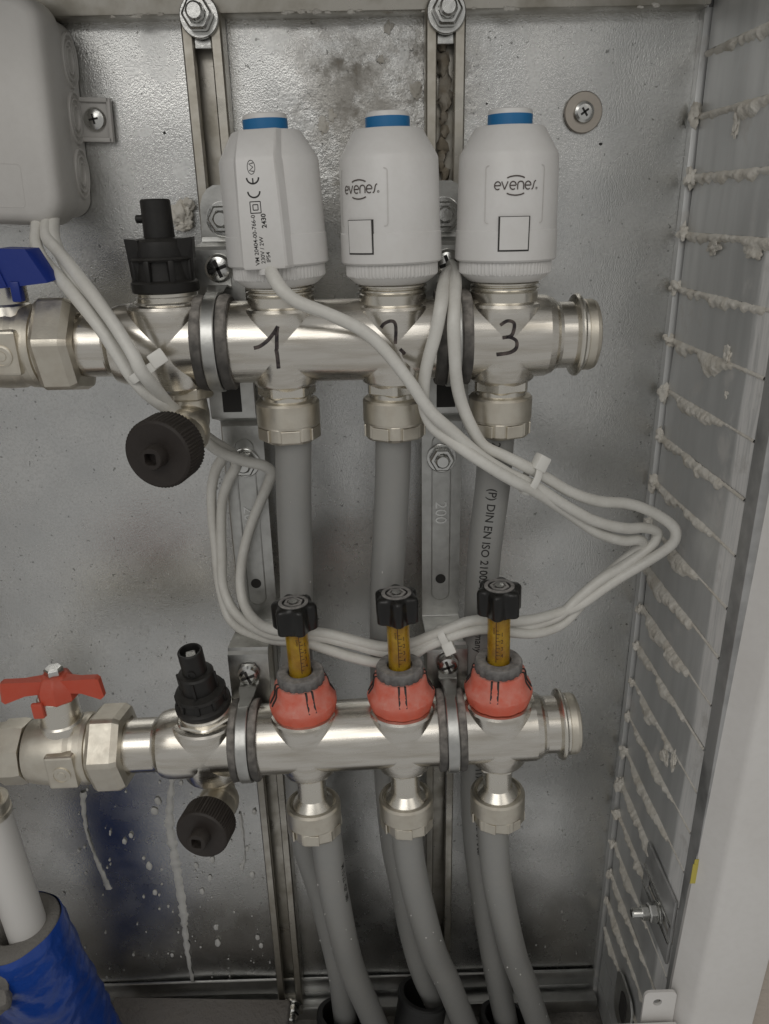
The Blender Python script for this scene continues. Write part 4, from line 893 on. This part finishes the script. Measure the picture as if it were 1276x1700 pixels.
cable([(770, 452, 20), (757, 446, 18), (742, 455, 6), (736, 475, -8), (732, 505, -24), (723, 552, -26), (709, 604, -24), (703, 645, -21), (705, 680, -19), (720, 709, -20), (750, 733, -21), (800, 767, -23), (850, 797, -20), (890, 817, -13), (940, 850, -2), (990, 883, 6), (1032, 897, 11), (1058, 896, 14), (1066, 902, 18), (1050, 918, 20), (1019, 944, 18), (985, 975, 15), (959, 1010, 11), (930, 1037, 7), (892, 1051, 0), (853, 1050, -5), (809, 1044, -7), (777, 1048, -8), (745, 1058, -8), (709, 1073, -8), (682, 1088, -8), (639, 1101, -8), (588, 1092, -8), (540, 1077, -8), (500, 1065, -8), (453, 1062, 8), (410, 1050, 22), (380, 1025, 32), (364, 970, 39), (358, 912, 41), (352, 861, 41), (351, 813, 41), (358, 780, 38), (370, 757, 34), (362, 740, 29), (330, 715, 12), (284, 676, -14), (240, 640, -22), (212, 600, -22), (178, 545, -20), (135, 478, -10), (104, 430, 6), (90, 398, 20), (88, 375, 30), (90, 355, 36)], 'white cable dropping from behind the rightmost actuator in a narrow loop')
def tie(px, py, Y, across, label, size=(9.4, 4.4), head=None, view=None):
    """band round the bundle at a point: the bundle runs along 'across'"""
    t = thing('cable_tie', label, 'cable tie', group='white nylon cable ties')
    c = at(px, py, Y); d = Vector(across).normalized(); Mx = aim(c, d)
    a, b = size
    ring = lambda r, z, an: r*math.sqrt(1/((math.cos(an)/a)**2+(math.sin(an)/b)**2))
    u = (Mx.to_3x3() @ Vector((0, 0, 1)))
    # local axes: x in the picture plane across the bundle, y towards the viewer
    vdir = (CAM-c); vdir = (vdir-d*vdir.dot(d)).normalized(); x = vdir.cross(d).normalized()
    R4 = Matrix((x, vdir, d)).transposed().to_4x4(); R4.translation = c
    MB().lathe([(.90, -1.9), (1.0, -1.9), (1.03, -1.5), (1.03, 1.5), (1.0, 1.9), (.90, 1.9)], R4, 40, rf=ring, cap=False).obj('strap', 'tie', t)
    if head:
        hx, hy, hz, hs = head
        h = MB().box(-hs*.55, hs*.55, -2.4, 2.6, -hs*.5, hs*.5, R4 @ T(hx, hy, hz), bev=.7); h.obj('lock_head', 'tie', t)
    return t
d1 = at(260, 640, -27)-at(205, 565, -27); d2 = at(930, 815, -6)-at(840, 770, -18); d3 = at(760, 1045, -7)-at(709, 1068, -7)
tie(238, 618, -26, d1, 'white cable tie round the cables in front of the upper bar at left', (6.6, 4.6), (8.0, 1.5, -1.5, 6.4))
tie(880, 796, -13, d2, 'white cable tie round the bundle to the right of the number 3 pipe', (7.6, 4.8), (9.0, 1.5, -.5, 6.6))
tie(735, 1056, -7, d3, 'white cable tie over the lower right bracket screw', (5.6, 4.4), (-7.0, 1.0, 0.5, 6.0))

# ================================================================== JUNCTION BOX
jb = thing('junction_box', 'pale grey plastic junction box screwed to the back panel at the upper left', 'junction box', (-139.4, 69, 620), RY(2.6))
X0 = -108
lid = MB(); rings = []
for ins, y in ((2.2, -19), (.5, -19.6), (0, -21), (.6, -35.5), (1.4, -38.6), (3.0, -40.6), (5.6, -41.4)):
    rings.append([(x, y, z) for x, z in rrect(X0+ins, 0.2-ins, -5.0+ins, 88-ins, 12-ins*.5, 8)])
lid.loft(rings); lid.obj('lid', 'box', jb, sharp=40)
bd = MB(); bd.loft([[(x, y, z) for x, z in rrect(X0+2, -.6, -1.5, 84, 10, 8)] for y in (-20.5, -2, 0)]); bo = bd.obj('body', 'box', jb, sharp=40)
lp = MB(); P = rrect(X0+6, -16.5, 3.0, 21.0, 1.5, 4); lp.tube([(x, -41.35, z) for x, z in P]+[(P[0][0], -41.35, P[0][1])], .22, n=6, sub=1, cap=False); lp.obj('label_field_edge', 'box', jb)
for z in (66.4, 42.8, 18.6):
    Mx = T(-.5, -10, z) @ RY(90)
    k = MB()
    for r in (11.2, 8.4, 5.6): k.lathe([(r-1.2, -.2), (r-.7, 1.1), (r, 1.1), (r+.3, -.2)], Mx, 48, rf=lambda q, zz, a: q*1.0, cap=False)
    k.v = [Vector((v.x, -10+(v.y+10)*.80, v.z)) for v in k.v]
    k.obj('knockout', 'box', bo)
lg = MB(); lg.box(-2, 14.8, -3.2, -1.2, 33.2, 52.4, bev=.5).box(-1, 14.2, -4.8, -3.2, 50.4, 52.4, bev=.4).box(-1, 14.2, -4.8, -3.2, 33.2, 35.2, bev=.4).box(13, 14.8, -4.8, -3.2, 33.2, 52.4, bev=.4); lug = lg.obj('mounting_lug', 'box', jb)
MB().lathe([(5.2, 0), (5.4, .6), (4.6, 2.0), (2.6, 2.8), (.4, 3.0)], T(6.6, -3.1, 43) @ TOWARD, 32).obj('lug_screw', 'zinc', lug)
cr = MB()
for a in (0, 90): cr.box(-2.2, 2.2, -.45, .45, 2.2, 3.15, T(6.6, -3.1, 43) @ TOWARD @ RZ(a+12), bev=.1)
cr.obj('cross_recess', 'gap', lug)
MB().lathe([(8.2, 0), (8.2, -6), (7.4, -8)], T(-70, -12, -1), 32).obj('cable_entry', 'box', jb)

# ================================================================== SCREW WITH WASHER ON THE BACK PANEL
ps = thing('panel_screw', 'cross head screw through a large round washer on the back panel at the upper right', 'screw', tuple(at(967, 187, 69.4)))
MB().lathe([(9.0, .2), (9.3, .6), (9.3, 1.4), (8.9, 1.8), (5, 1.8)], TOWARD, 56).obj('washer', 'washer', ps)
MB().lathe([(5.0, 1.7), (5.1, 2.3), (4.6, 3.6), (3.4, 4.2), (2.6, 4.3)], TOWARD, 40).obj('screw_head', 'zinc', ps)
cr = MB()
for a in (0, 90): cr.box(-2.2, 2.2, -.5, .5, 3.9, 4.45, TOWARD @ RZ(a+35), bev=.1)
cr.obj('cross_recess', 'gap', ps)

# ================================================================== RUBBLE AT THE FOOT
pl = MB().box(-66, 66, -12, 12, -6, 7, T(*at(330, 1692, 42)) @ RZ(-2) @ RY(2), bev=2, seg=3)
pl.v = [v+Vector((noise.noise(v*.07), noise.noise(v*.07+Vector((3, 0, 0))), 1.6*noise.noise(v*.09+Vector((0, 5, 0))))) for v in pl.v]
tag(pl.obj('rubble_slab', 'rubble'), 'rough grey slab of rubble lying along the bottom of the back panel', 'rubble')
tag(MB().blob(at(-8, 1650, -30), 9, .5, .1, 3, (1, 1, 1.2), 4).obj('foam_chunk', 'foam'), 'torn grey foam chunk at the lower left edge beside the blue sleeve', 'foam')
tag(MB().blob(at(430, 1720, 30), 14, .5, .1, 3, (1.6, 1, .5), 7).obj('rubble_lump', 'rubble'), 'grey rubble lump near the left rail foot', 'rubble')
